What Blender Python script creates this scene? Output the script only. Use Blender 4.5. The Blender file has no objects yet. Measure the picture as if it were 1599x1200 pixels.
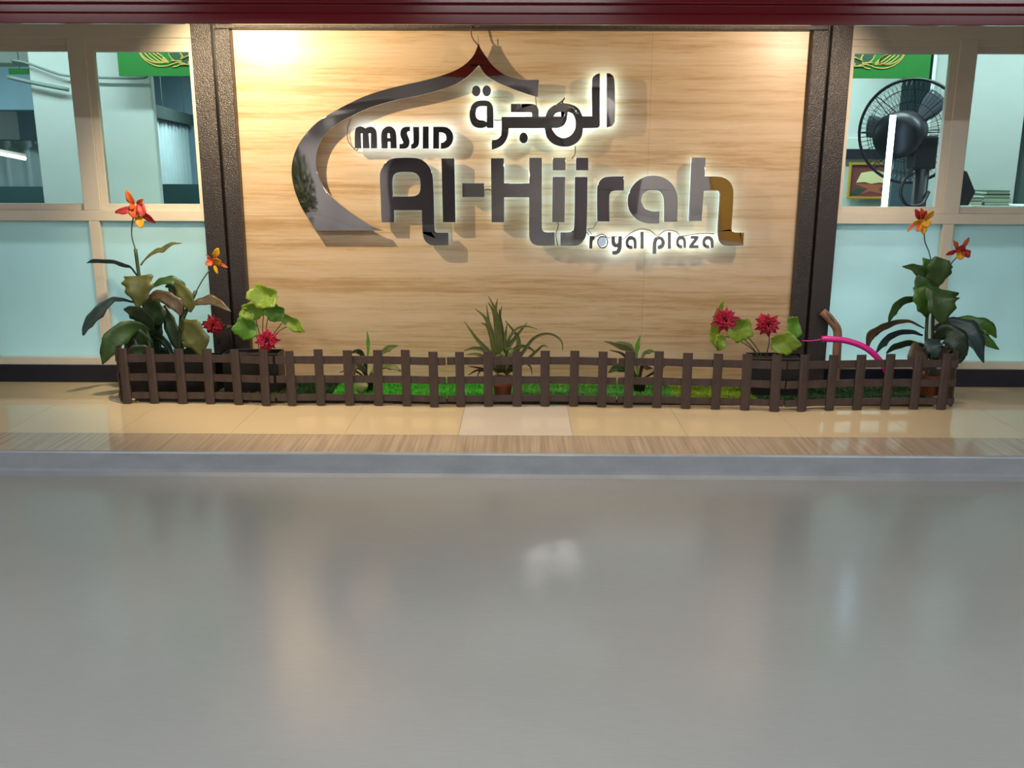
import bpy, bmesh, math, random
from mathutils import Vector, Matrix
random.seed(7)
R_ = math.radians
scene = bpy.context.scene
COL = scene.collection

# ------------------------------------------------------------------ camera
F_PX, CAM_H = 1430.0, 1.38
ROT = (Matrix.Rotation(R_(0.45), 3, 'Z') @ Matrix.Rotation(R_(90 - 13.6), 3, 'X') @ Matrix.Rotation(R_(0.2), 3, 'Z'))
cam_d = bpy.data.cameras.new('camera'); cam = bpy.data.objects.new('camera', cam_d); COL.objects.link(cam)
cam_d.sensor_width = 36.0; cam_d.lens = F_PX / 1599 * 36.0; cam_d.clip_start = 0.05; cam_d.clip_end = 100
cam.matrix_world = Matrix.Translation((0, 0, CAM_H)) @ ROT.to_4x4()
scene.camera = cam

# ------------------------------------------------------------------ world, exposure
wd = bpy.data.worlds.new('world'); scene.world = wd; wd.use_nodes = True
wd.node_tree.nodes['Background'].inputs[0].default_value = (0.8, 0.9, 1, 1)
wd.node_tree.nodes['Background'].inputs[1].default_value = 0.15
vs = scene.view_settings
vs.view_transform = 'Standard'; vs.look = 'None'; vs.gamma = 1.0; vs.exposure = 0.0; vs.use_curve_mapping = False

# ------------------------------------------------------------------ area lights of the car park and hall battens, many added for brightness
CARPARK_LAMPS = [(-3.2, 1.6, 2.62, 1.3), (0.0, 1.6, 2.62, 1.3), (3.2, 1.6, 2.62, 1.3),
                 (-3.2, -2.6, 2.62, 1.3), (0.6, -2.6, 2.62, 1.3), (3.6, -2.6, 2.62, 1.3),
                 (-6.0, -6.8, 2.62, 1.3), (2.6, -6.8, 2.62, 1.3), (6.4, -6.8, 2.62, 1.3),
                 (-4.9, -10.4, 2.02, .5), (2.9, -10.4, 2.62, 1.3), (6.4, -10.4, 2.62, 1.3)]  # rearmost row added to brighten what the steel letters mirror
CARPARK_W = 54.0
HALL_FILL_LAMPS = [(-2.4, 6.35, 2.72, 1), (2.4, 6.35, 2.72, 1), (-4.0, 6.35, 2.72, 1), (4.0, 6.35, 2.72, 1), (0.0, 7.6, 2.72, 1), (-2.4, 9.2, 2.72, 2.6), (-3.0, 11.4, 2.72, 3.2), (1.6, 8.2, 2.72, 1.5), (3.0, 10.6, 2.72, 2), (-5.6, 9.0, 2.72, 2.0), (2.1, 7.75, 2.72, 2.2)]  # unseen battens added to brighten the hall
HALL_W = 30.0

def area_light(name, loc, sx, sy, w, col, parent=None, rot=(0, 0, 0)):
    d = bpy.data.lights.new(name, 'AREA'); d.shape = 'RECTANGLE'; d.size = sx; d.size_y = sy
    d.energy = w; d.color = col
    o = bpy.data.objects.new(name, d); COL.objects.link(o); o.location = loc; o.rotation_euler = rot
    o.parent = parent
    return o

def ray(px, py):
    return ROT @ Vector(((px - 799.5) / F_PX, -(py - 600) / F_PX, -1))
def at(px, py, Y):
    "the point of the vertical plane at depth Y that the photograph shows at a pixel"
    d = ray(px, py); return Vector((0, 0, CAM_H)) + d * (Y / d.y)
def fl(px, py, z=0.0):
    d = ray(px, py); return Vector((0, 0, CAM_H)) + d * ((z - CAM_H) / d.z)

# ------------------------------------------------------------------ materials
def lin(r, g, b):
    f = lambda c: (c / 255 / 12.92) if c / 255 <= 0.04045 else ((c / 255 + 0.055) / 1.055) ** 2.4
    return (f(r), f(g), f(b), 1)
MATS = {}
def mat(name, col, rough=0.5, metal=0.0, spec=0.5, var=0.0, vscale=(6, 6, 6), col2=None, bump=0.0, bscale=(40, 40, 40), coat=0.0, emit=None, es=0.0, sheen=0, trans=0.0, coord='Object'):
    m = bpy.data.materials.new(name); m.use_nodes = True; nt = m.node_tree; N = nt.nodes; L = nt.links
    b = N['Principled BSDF']
    b.inputs['Base Color'].default_value = col; b.inputs['Roughness'].default_value = rough
    b.inputs['Metallic'].default_value = metal; b.inputs['Specular IOR Level'].default_value = spec
    b.inputs['Coat Weight'].default_value = coat; b.inputs['Coat Roughness'].default_value = 0.08
    if emit: b.inputs['Emission Color'].default_value = emit; b.inputs['Emission Strength'].default_value = es
    if var or col2 or bump:
        tc = N.new('ShaderNodeTexCoord')
    if col2 or var:
        mp = N.new('ShaderNodeMapping'); mp.inputs['Scale'].default_value = vscale; L.new(tc.outputs[coord], mp.inputs[0])
        nz = N.new('ShaderNodeTexNoise'); nz.inputs['Scale'].default_value = 1; nz.inputs['Detail'].default_value = 6; nz.inputs['Roughness'].default_value = .6
        L.new(mp.outputs[0], nz.inputs['Vector'])
        rp = N.new('ShaderNodeValToRGB'); rp.color_ramp.elements[0].position = .32; rp.color_ramp.elements[1].position = .68
        c2 = col2 or tuple(min(1, c * (1 - var)) for c in col[:3]) + (1,)
        rp.color_ramp.elements[0].color = c2; rp.color_ramp.elements[1].color = col
        L.new(nz.outputs['Fac'], rp.inputs[0]); L.new(rp.outputs[0], b.inputs['Base Color'])
    if bump:
        mp2 = N.new('ShaderNodeMapping'); mp2.inputs['Scale'].default_value = bscale; L.new(tc.outputs[coord], mp2.inputs[0])
        n2 = N.new('ShaderNodeTexNoise'); n2.inputs['Scale'].default_value = 1; n2.inputs['Detail'].default_value = 4
        L.new(mp2.outputs[0], n2.inputs['Vector'])
        bp = N.new('ShaderNodeBump'); bp.inputs['Strength'].default_value = bump; bp.inputs['Distance'].default_value = .01
        L.new(n2.outputs['Fac'], bp.inputs['Height']); L.new(bp.outputs[0], b.inputs['Normal'])
    if trans:
        out = N['Material Output']; tr = N.new('ShaderNodeBsdfTranslucent'); tr.inputs[0].default_value = col
        mx = N.new('ShaderNodeMixShader'); mx.inputs[0].default_value = trans
        L.new(b.outputs[0], mx.inputs[1]); L.new(tr.outputs[0], mx.inputs[2]); L.new(mx.outputs[0], out.inputs[0])
        if 'rp' in dir(): pass
    MATS[name] = m
    return m

def emission(name, col, s):
    m = bpy.data.materials.new(name); m.use_nodes = True; nt = m.node_tree
    nt.nodes.remove(nt.nodes['Principled BSDF']); e = nt.nodes.new('ShaderNodeEmission')
    e.inputs[0].default_value = col; e.inputs[1].default_value = s
    nt.links.new(e.outputs[0], nt.nodes['Material Output'].inputs[0]); return m

def travertine():
    m = bpy.data.materials.new('travertine'); m.use_nodes = True; nt = m.node_tree; N = nt.nodes; L = nt.links
    b = N['Principled BSDF']; b.inputs['Roughness'].default_value = .38; b.inputs['Specular IOR Level'].default_value = .4
    tc = N.new('ShaderNodeTexCoord')
    def nz(sc, det, rg, dist=0.0):
        mp = N.new('ShaderNodeMapping'); mp.inputs['Scale'].default_value = sc; L.new(tc.outputs['Object'], mp.inputs[0])
        n = N.new('ShaderNodeTexNoise'); n.inputs['Scale'].default_value = 1; n.inputs['Detail'].default_value = det
        n.inputs['Roughness'].default_value = rg; n.inputs['Distortion'].default_value = dist; L.new(mp.outputs[0], n.inputs['Vector']); return n
    a = nz((.32, 1, 11), 6, .6, .15); c = nz((3.5, 1, 75), 6, .75, .3)
    mx = N.new('ShaderNodeMix'); mx.data_type = 'FLOAT'; mx.inputs[0].default_value = .42
    L.new(a.outputs['Fac'], mx.inputs[2]); L.new(c.outputs['Fac'], mx.inputs[3])
    rp = N.new('ShaderNodeValToRGB'); e = rp.color_ramp.elements
    e[0].position = .3; e[0].color = lin(154, 124, 88); e[1].position = .70; e[1].color = lin(204, 184, 162)
    for p, cc in ((.42, lin(172, 141, 104)), (.48, lin(187, 161, 128)), (.56, lin(195, 171, 143))):
        x = e.new(p); x.color = cc
    L.new(mx.outputs[0], rp.inputs[0]); L.new(rp.outputs[0], b.inputs['Base Color'])
    bp = N.new('ShaderNodeBump'); bp.inputs['Strength'].default_value = .08; bp.inputs['Distance'].default_value = .004
    L.new(c.outputs['Fac'], bp.inputs['Height']); L.new(bp.outputs[0], b.inputs['Normal'])
    return m

def epoxy():
    m = bpy.data.materials.new('grey_epoxy'); m.use_nodes = True; nt = m.node_tree; N = nt.nodes; L = nt.links
    b = N['Principled BSDF']; b.inputs['Specular IOR Level'].default_value = .42
    tc = N.new('ShaderNodeTexCoord')
    def nz(sc, det):
        mp = N.new('ShaderNodeMapping'); mp.inputs['Scale'].default_value = sc; L.new(tc.outputs['Object'], mp.inputs[0])
        n = N.new('ShaderNodeTexNoise'); n.inputs['Scale'].default_value = 1; n.inputs['Detail'].default_value = det; L.new(mp.outputs[0], n.inputs['Vector']); return n
    a = nz((.6, .9, 1), 3); s = nz((14, 160, 1), 3); w = nz((9, 7, 1), 2)
    rp = N.new('ShaderNodeValToRGB'); e = rp.color_ramp.elements
    e[0].position = .3; e[0].color = lin(142, 143, 141); e[1].position = .7; e[1].color = lin(152, 152, 150)
    L.new(a.outputs['Fac'], rp.inputs[0])
    mx = N.new('ShaderNodeMix'); mx.data_type = 'RGBA'; mx.blend_type = 'MULTIPLY'; mx.inputs[0].default_value = .12
    L.new(rp.outputs[0], mx.inputs[6]); L.new(s.outputs['Fac'], mx.inputs[7]); L.new(mx.outputs[2], b.inputs['Base Color'])
    mr = N.new('ShaderNodeMapRange'); mr.inputs[3].default_value = .13; mr.inputs[4].default_value = .22
    L.new(a.outputs['Fac'], mr.inputs[0]); L.new(mr.outputs[0], b.inputs['Roughness'])
    b1 = N.new('ShaderNodeBump'); b1.inputs['Strength'].default_value = .05; b1.inputs['Distance'].default_value = .002
    L.new(s.outputs['Fac'], b1.inputs['Height'])
    b2 = N.new('ShaderNodeBump'); b2.inputs['Strength'].default_value = .05; b2.inputs['Distance'].default_value = .006
    L.new(w.outputs['Fac'], b2.inputs['Height']); L.new(b1.outputs[0], b2.inputs['Normal']); L.new(b2.outputs[0], b.inputs['Normal'])
    return m

def glass(name, tint, refl):
    m = bpy.data.materials.new(name); m.use_nodes = True; nt = m.node_tree; N = nt.nodes; L = nt.links
    N.remove(N['Principled BSDF'])
    t = N.new('ShaderNodeBsdfTransparent'); t.inputs[0].default_value = tint
    g = N.new('ShaderNodeBsdfGlossy'); g.inputs['Roughness'].default_value = .01
    fr = N.new('ShaderNodeFresnel'); fr.inputs[0].default_value = refl
    mx = N.new('ShaderNodeMixShader'); L.new(fr.outputs[0], mx.inputs[0]); L.new(t.outputs[0], mx.inputs[1]); L.new(g.outputs[0], mx.inputs[2])
    L.new(mx.outputs[0], N['Material Output'].inputs[0]); return m

def frosted():
    m = bpy.data.materials.new('frosted_film'); m.use_nodes = True; nt = m.node_tree; N = nt.nodes; L = nt.links
    b = N['Principled BSDF']; b.inputs['Base Color'].default_value = lin(205, 232, 236); b.inputs['Roughness'].default_value = .12
    t = N.new('ShaderNodeBsdfTranslucent'); t.inputs[0].default_value = lin(222, 246, 248)
    mx = N.new('ShaderNodeMixShader'); mx.inputs[0].default_value = .62
    L.new(b.outputs[0], mx.inputs[1]); L.new(t.outputs[0], mx.inputs[2]); L.new(mx.outputs[0], N['Material Output'].inputs[0]); return m

M_TRAV = travertine(); M_EPOXY = epoxy()
M_GLASS = glass('clear_glass', (.86, .96, .96, 1), 1.35); M_FROST = frosted()
M_TILE = mat('cream_tile', lin(216, 194, 158), .07, spec=.5, var=.05, vscale=(1.2, 1.2, 1.2))
M_TILEW = mat('white_tile', lin(218, 205, 190), .07, spec=.5, var=.04, vscale=(1.2, 1.2, 1.2))
M_GROUT = mat('grout', lin(110, 96, 78), .8)
M_STRIP = mat('wood_grain_stone', lin(190, 170, 149), .12, col2=lin(158, 138, 118), vscale=(55, 1.3, 1))
M_CURB = mat('blue_grey_paint', lin(152, 156, 161), .35, var=.18, vscale=(5, 5, 12), bump=.15, bscale=(30, 30, 30))
M_DARK = mat('dark_textured_paint', lin(45, 38, 36), .32, spec=.6, bump=.5, bscale=(150, 150, 150), var=.15)
M_ALU = mat('cream_aluminium', lin(212, 203, 186), .35, spec=.5, var=.04)
M_SKIRT = mat('navy_skirting', lin(24, 26, 40), .35)
M_RED = mat('dark_red_paint', lin(112, 22, 32), .16, spec=.5, var=.1, vscale=(1, 6, 6))
M_WHITE = mat('white_paint', lin(186, 196, 192), .6, var=.04)
M_HALLCEIL = mat('hall_ceiling_paint', lin(190, 205, 208), .7, var=.05)
M_BLUEGREY = mat('blue_grey_wall', lin(120, 150, 165), .7, var=.06)
M_CONC = mat('carpark_concrete', lin(186, 178, 174), .7, var=.15, vscale=(1, 1, 1))
M_CONCD = mat('dark_concrete', lin(106, 96, 98), .7, var=.15, vscale=(1, 1, 1))
M_OCHRE = mat('ochre_paint', lin(190, 140, 50), .5, var=.1)
M_STEEL = mat('mirror_steel', (.66, .62, .60, 1), .03, metal=1, bump=.5, bscale=(3.2, 3.2, 3.2))
for n_ in M_STEEL.node_tree.nodes:
    if n_.type == 'TEX_NOISE': n_.inputs['Detail'].default_value = 0
M_STEEL_S = mat('mirror_steel_small', (.5, .48, .46, 1), .08, metal=1)
M_FENCE = mat('brown_fence_plastic', lin(72, 56, 51), .5, var=.35, vscale=(30, 30, 8), bump=.35, bscale=(120, 120, 20))
M_TERRA = mat('terracotta', lin(160, 92, 66), .7, var=.2, vscale=(20, 20, 20))
M_BLACKP = mat('black_plastic', lin(22, 19, 20), .4)
M_BROWNP = mat('brown_plastic_pot', lin(58, 36, 30), .5)
M_SOIL = mat('soil', lin(48, 36, 28), .95, var=.4, vscale=(60, 60, 60))
def leafmat(n, c, c2, rough=.38, tr=.12): return mat(n, lin(*c), rough, col2=lin(*c2), vscale=(14, 14, 14), trans=tr, bump=.25, bscale=(60, 60, 60))
G_DK = leafmat('leaf_dark_green', (40, 62, 36), (28, 44, 28))
G_MD = leafmat('leaf_mid_green', (66, 96, 48), (44, 72, 36))
G_BR = leafmat('leaf_bright_green', (74, 116, 44), (56, 92, 36))
G_OL = leafmat('leaf_olive', (98, 104, 54), (78, 80, 44))
G_BN = leafmat('leaf_brown_olive', (104, 92, 62), (76, 62, 48))
G_BL = leafmat('leaf_blue_green', (56, 78, 76), (40, 58, 58))
G_LO = leafmat('lotus_leaf_lime', (152, 176, 62), (112, 146, 44), tr=.2)
G_LG = leafmat('lotus_leaf_green', (110, 160, 56), (80, 128, 40), tr=.2)
G_AL = leafmat('aloe_green', (108, 114, 56), (78, 84, 40))
G_DRY = leafmat('dry_leaf', (74, 56, 36), (50, 36, 26))
G_VAR = leafmat('variegated_leaf', (158, 160, 110), (92, 108, 62))
M_STEM = mat('green_stem', lin(58, 76, 48), .5, var=.2)
M_STEMB = mat('grey_stem', lin(78, 92, 84), .5, var=.2)
M_STEMR = mat('reddish_stem', lin(70, 44, 34), .5, var=.2)
P_OR = leafmat('petal_orange', (214, 118, 44), (196, 78, 40), .5, .2)
P_RD = leafmat('petal_red', (182, 50, 38), (150, 30, 34), .5, .2)
P_YE = leafmat('petal_yellow', (222, 176, 30), (206, 146, 24), .5, .2)
P_PK = leafmat('petal_pink', (206, 44, 84), (168, 26, 62), .5, .2)
P_PK2 = leafmat('petal_crimson', (196, 34, 58), (150, 18, 44), .5, .2)
M_HOSE = mat('magenta_rubber', lin(206, 24, 136), .35)
M_PIPE = mat('rusty_pipe', lin(142, 104, 86), .55, var=.3, vscale=(18, 18, 18))
M_CABLE = mat('brown_cable', lin(84, 66, 44), .6)
M_TURF1 = mat('turf_vivid', lin(98, 204, 72), .7, col2=lin(58, 158, 48), vscale=(40, 40, 40))
M_TURF2 = mat('turf_lime', lin(146, 176, 48), .7, col2=lin(116, 146, 38), vscale=(40, 40, 40))
M_TURF3 = mat('turf_dull', lin(70, 84, 44), .8, col2=lin(48, 58, 34), vscale=(40, 40, 40))
M_TURF4 = mat('turf_mid', lin(112, 186, 84), .7, col2=lin(70, 140, 58), vscale=(40, 40, 40))
M_TURF5 = mat('turf_dark', lin(44, 84, 42), .8, col2=lin(30, 58, 30), vscale=(40, 40, 40))
M_GREENB = mat('banner_green', lin(14, 108, 30), .6)
M_GREEND = mat('banner_dark_green', lin(34, 74, 48), .6)
M_GOLD = mat('gold_thread', lin(178, 156, 74), .45)
M_NAVYCLOTH = mat('dark_teal_cloth', lin(20, 62, 66), .85, var=.2)
M_CURTAIN = mat('grey_curtain', lin(150, 166, 168), .85, var=.08)
M_CURTAIND = mat('grey_green_curtain', lin(84, 104, 100), .85, var=.1)
M_PIPEG = mat('grey_conduit', lin(112, 130, 124), .5)
M_FAN = mat('fan_black', lin(16, 19, 32), .4)
M_FANG = mat('fan_grey', lin(96, 104, 116), .3)
M_CARPET = mat('hall_carpet', lin(60, 84, 70), .95, var=.15)
M_SHELF = mat('shelf_laminate', lin(190, 200, 192), .5)
M_FRAMEG = mat('gold_frame', lin(214, 170, 70), .3, metal=.6)
M_MAROON = mat('picture_maroon', lin(120, 62, 60), .4)
M_PAGE = mat('page_cream', lin(226, 214, 160), .7)
M_STANDW = mat('book_stand_brown', lin(168, 92, 66), .5)
M_BOOKG = mat('book_green', lin(30, 84, 62), .5)
M_BOOKP = mat('book_page', lin(206, 214, 188), .7)
M_BOOKT = mat('book_teal', lin(90, 136, 136), .5)
M_BOOKD = mat('book_dark', lin(52, 60, 72), .5)
E_TUBE = emission('tube_glow', (.93, .97, 1, 1), 9)
E_LEDV = emission('led_tube_glow', (.62, .8, 1, 1), 9)
E_SPOT = emission('spot_bulb_glow', (1, .8, .52, 1), 60)

# ------------------------------------------------------------------ object helpers
def link(name, me, m, parent=None, smooth=False):
    o = bpy.data.objects.new(name, me); COL.objects.link(o)
    if m: me.materials.append(m)
    if parent: o.parent = parent; o.matrix_parent_inverse = parent.matrix_basis.inverted()
    if smooth:
        for p in me.polygons: p.use_smooth = True
    return o
def pyd(name, v, f, m, parent=None, smooth=False):
    me = bpy.data.meshes.new(name); me.from_pydata([tuple(p) for p in v], [], f); me.update()
    return link(name, me, m, parent, smooth)
def thing(name, label, cat, loc, group=None):
    o = bpy.data.objects.new(name, None); COL.objects.link(o); o.location = loc; o.empty_display_size = .1
    o['label'] = label; o['category'] = cat
    if group: o['group'] = group
    return o
def tag(o, label, cat, group=None):
    o['label'] = label; o['category'] = cat
    if group: o['group'] = group
    return o
def struct(o): o['kind'] = 'structure'; return o
def stuff(o): o['kind'] = 'stuff'; return o
def sroot(name, loc=(0, 0, 0)):
    o = bpy.data.objects.new(name, None); COL.objects.link(o); o.location = loc; o['kind'] = 'structure'; return o

class MB:
    def __init__(s): s.v = []; s.f = []
    def box(s, x0, x1, y0, y1, z0, z1):
        n = len(s.v); s.v += [(x0, y0, z0), (x1, y0, z0), (x1, y1, z0), (x0, y1, z0), (x0, y0, z1), (x1, y0, z1), (x1, y1, z1), (x0, y1, z1)]
        s.f += [tuple(n + i for i in q) for q in ((3, 2, 1, 0), (4, 5, 6, 7), (0, 1, 5, 4), (1, 2, 6, 5), (2, 3, 7, 6), (3, 0, 4, 7))]; return s
    def tube(s, pts, r, seg=8, cap=True):
        pts = [Vector(p) for p in pts]; n0 = len(s.v); rs = r if isinstance(r, (list, tuple)) else [r] * len(pts)
        up = None
        for i, p in enumerate(pts):
            t = (pts[min(i + 1, len(pts) - 1)] - pts[max(i - 1, 0)])
            t = t.normalized() if t.length > 1e-9 else Vector((0, 0, 1))
            if up is None: up = Vector((0, 0, 1)) if abs(t.z) < .9 else Vector((1, 0, 0))
            a = t.cross(up)
            if a.length < 1e-6: a = t.cross(Vector((0, 1, 0)))
            a.normalize(); b = a.cross(t); up = b
            for k in range(seg):
                th = 2 * math.pi * k / seg; s.v.append(tuple(p + (a * math.cos(th) + b * math.sin(th)) * rs[i]))
        for i in range(len(pts) - 1):
            for k in range(seg):
                a0 = n0 + i * seg + k; a1 = n0 + i * seg + (k + 1) % seg
                s.f.append((a0, a1, a1 + seg, a0 + seg))
        if cap:
            s.f.append(tuple(n0 + k for k in range(seg))[::-1]); e = n0 + (len(pts) - 1) * seg; s.f.append(tuple(e + k for k in range(seg)))
        return s
    def lathe(s, prof, c, seg=20):
        n0 = len(s.v)
        for r, z in prof:
            for k in range(seg):
                th = 2 * math.pi * k / seg; s.v.append((c[0] + r * math.cos(th), c[1] + r * math.sin(th), c[2] + z))
        for i in range(len(prof) - 1):
            for k in range(seg):
                a0 = n0 + i * seg + k; a1 = n0 + i * seg + (k + 1) % seg; s.f.append((a0, a1, a1 + seg, a0 + seg))
        s.f.append(tuple(n0 + k for k in range(seg))[::-1]); e = n0 + (len(prof) - 1) * seg; s.f.append(tuple(e + k for k in range(seg)))
        return s
    def build(s, name, m, parent=None, smooth=False, bevel=0):
        o = pyd(name, s.v, s.f, m, parent, smooth)
        if bevel:
            b = o.modifiers.new('bevel', 'BEVEL'); b.width = bevel; b.segments = 2; b.limit_method = 'ANGLE'
        return o
def box(name, x0, x1, y0, y1, z0, z1, m, parent=None, bevel=0):
    return MB().box(x0, x1, y0, y1, z0, z1).build(name, m, parent, bevel=bevel)
def tube(name, pts, r, m, parent=None, seg=8): return MB().tube(pts, r, seg).build(name, m, parent, True)
def spl(pts, n=6):
    "Catmull-Rom through points of any dimension"
    P = [Vector(p) for p in pts]; out = []
    for i in range(len(P) - 1):
        p0 = P[i - 1] if i else 2 * P[0] - P[1]; p1, p2 = P[i], P[i + 1]; p3 = P[i + 2] if i + 2 < len(P) else 2 * P[-1] - P[-2]
        for k in range(n):
            t = k / n; out.append(.5 * ((2 * p1) + (p2 - p0) * t + (2 * p0 - 5 * p1 + 4 * p2 - p3) * t * t + (3 * p1 - p0 - 3 * p2 + p3) * t ** 3))
    out.append(P[-1]); return out

# ================================================================== SETTING
WY = 5.70            # front of the window frames
PY = 5.72            # face of the travertine
LOW = -0.105         # lower floor
box_floor = struct(box('floor', -9, 9, -12, 4.27, LOW - .2, LOW, M_EPOXY))
cb = MB()
prof = [(4.27, 0.0), (4.262, -.003), (4.258, -.01), (4.256, -.088), (4.24, -.098), (4.19, LOW + .001), (4.19, LOW - .05), (4.4, LOW - .05), (4.4, 0.0)]
for i, X in enumerate((-9, 9)):
    for (y, z) in prof: cb.v.append((X, y, z - .0005 if z == 0 else z))
n = len(prof)
for k in range(n): cb.f.append((k, (k + 1) % n, n + (k + 1) % n, n + k))
cb.f.append(tuple(range(n))[::-1]); cb.f.append(tuple(range(n, 2 * n)))
struct(cb.build('trim_1', M_CURB))
struct(box('trim_2', -9, 9, 4.275, 4.568, -.03, .0, M_STRIP))
slab = struct(box('floor', -9, 9, 4.30, 5.86, -.2, -.004, M_GROUT))
tile_me = {}
for r, y0 in enumerate((4.5695, 5.168)):
    for k in range(-9, 9):
        x0 = -.313 + .5955 * k
        white = (k == 0 and r == 0)
        mt = M_TILEW if white else M_TILE
        key = mt.name
        if key not in tile_me:
            me = bpy.data.meshes.new('tile'); mb = MB().box(0, .5940, 0, .597, -.006, 0); me.from_pydata(mb.v, [], mb.f); me.materials.append(mt); tile_me[key] = me
        o = bpy.data.objects.new('tile', tile_me[key]); COL.objects.link(o); o.parent = slab; o.location = (x0, y0, 0)

# travertine feature wall with its slabs
M_WGROUT = mat('stone_joint', lin(160, 126, 88), .8)
back = struct(box('wall_back', -1.80, 1.80, PY + .0195, PY + .14, -.05, 2.6, M_WGROUT))
for x0, x1 in ((-1.74, .7752), (.7759, 1.74)):
    for z0, z1 in ((-.02, 1.0545), (1.0553, 2.5)):
        box('stone_slab', x0, x1, PY, PY + .02, z0, z1, M_TRAV, back)
# dark pilasters either side, each with an inner frame member, and the head member
for i, s in enumerate((-1, 1)):
    r = sroot('trim_%d' % (3 + i), (s * 1.83, PY, 0))
    a, b = sorted((s * 1.805, s * 1.925)); box('pilaster', a, b, 5.645, 5.80, 0, 2.6, M_DARK, r, bevel=.004)
    a, b = sorted((s * 1.70, s * 1.795)); box('frame_member', a, b, 5.665, 5.74, 0, 2.135, M_DARK, r, bevel=.006)
    a, b = sorted((s * 1.792, s * 1.808)); box('groove', a, b, 5.69, 5.78, 0, 2.6, M_BLACKP, r)
struct(box('trim_5', -1.79, 1.79, 5.665, 5.74, 2.135, 2.2, M_DARK, bevel=.006))

# red beam across the top
bm_ = MB(); pf = [(4.30, 1.973), (4.30, 2.017), (4.325, 2.022), (4.325, 2.058), (4.312, 2.062), (4.312, 2.10), (4.33, 2.11), (4.33, 2.45), (4.50, 2.45), (4.50, 2.12), (4.345, 2.10), (4.345, 1.976)]
for X in (-9, 9):
    for y, z in pf: bm_.v.append((X, y, z))
n = len(pf)
for k in range(n): bm_.f.append((k, n + k, n + (k + 1) % n, (k + 1) % n))
bm_.f.append(tuple(range(n))); bm_.f.append(tuple(range(n, 2 * n))[::-1])
struct(bm_.build('trim_6', M_RED, bevel=.004))
struct(box('ceiling', -9, 9, 4.30, 5.82, 2.45, 2.6, M_WHITE))
# the car park behind the camera, which the polished letters mirror
struct(box('ceiling', -9, 9, -12.2, 4.30, 2.75, 2.95, M_CONC))
struct(box('wall_rear', -9, 9, -12.2, -12, LOW, 2.75, M_CONC))
struct(box('wall_left', -9.2, -9, -12, 5.8, LOW, 2.75, M_CONC))
struct(box('wall_right', 9, 9.2, -12, 5.8, LOW, 2.75, M_CONC))
struct(box('trim_7', -9, 9, -4.9, -4.5, 2.4, 2.75, M_CONC))
for i, (y, zz) in enumerate(((-1.0, 2.5), (-8.4, 2.35), (1.2, 2.6), (-11.2, 2.3))): struct(box('trim_%d' % (13 + i), -9, 9, y - .2, y + .2, zz, 2.75, M_CONC))  # unseen beams put in to break up the mirrored ceiling
for i, (x0, x1, z1) in enumerate(((-7.4, -5.6, 2.0), (-3.2, -1.9, 2.05), (1.9, 3.1, 2.05), (6.4, 8.0, 2.0))): struct(box('contrast_panel_%d' % (i + 1), x0, x1, -12.0, -11.96, LOW, z1, M_CONCD))  # dark panels added for contrast in the letters' reflections
for i, (x, y, w, m) in enumerate(((-5.2, -5, .6, M_CONCD), (-1.6, -9, .7, M_CONCD), (1.2, -5.2, .5, M_CONCD), (3.75, -5, .45, M_OCHRE), (5.6, -9, .7, M_CONCD))):
    struct(box('trim_%d' % (8 + i), x - w / 2, x + w / 2, y - w / 2, y + w / 2, LOW, 2.75, m))
tl = 0
ordinal = ['first', 'second', 'third', 'fourth', 'fifth', 'sixth', 'seventh', 'eighth']
for (x, y, z, l) in CARPARK_LAMPS:
    rw = {1.6: 'nearest the red beam', -2.6: 'over the viewer', -6.8: 'mid car park', -10.4: 'added near the rear wall to brighten the reflections'}[y]; cl_ = 'left' if x < -2 else ('middle' if x < 3 else 'right')
    t = thing('tube_light', 'white car park batten, %s one of the row %s' % (cl_, rw), 'light', (x, y, z), 'car park ceiling battens')
    box('housing', x - l / 2, x + l / 2, y - .03, y + .03, z + .02, 2.75, M_ALU, t)
    area_light('added_uplight', (0, 0, .014), l, .24, CARPARK_W * .3, (.93, .97, 1), t, (math.pi, 0, 0))  # uplight added to brighten the ceiling the letters mirror
    a = area_light('tube_lamp', (0, 0, .012), l, .1, CARPARK_W, (.93, .97, 1), t)

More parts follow.
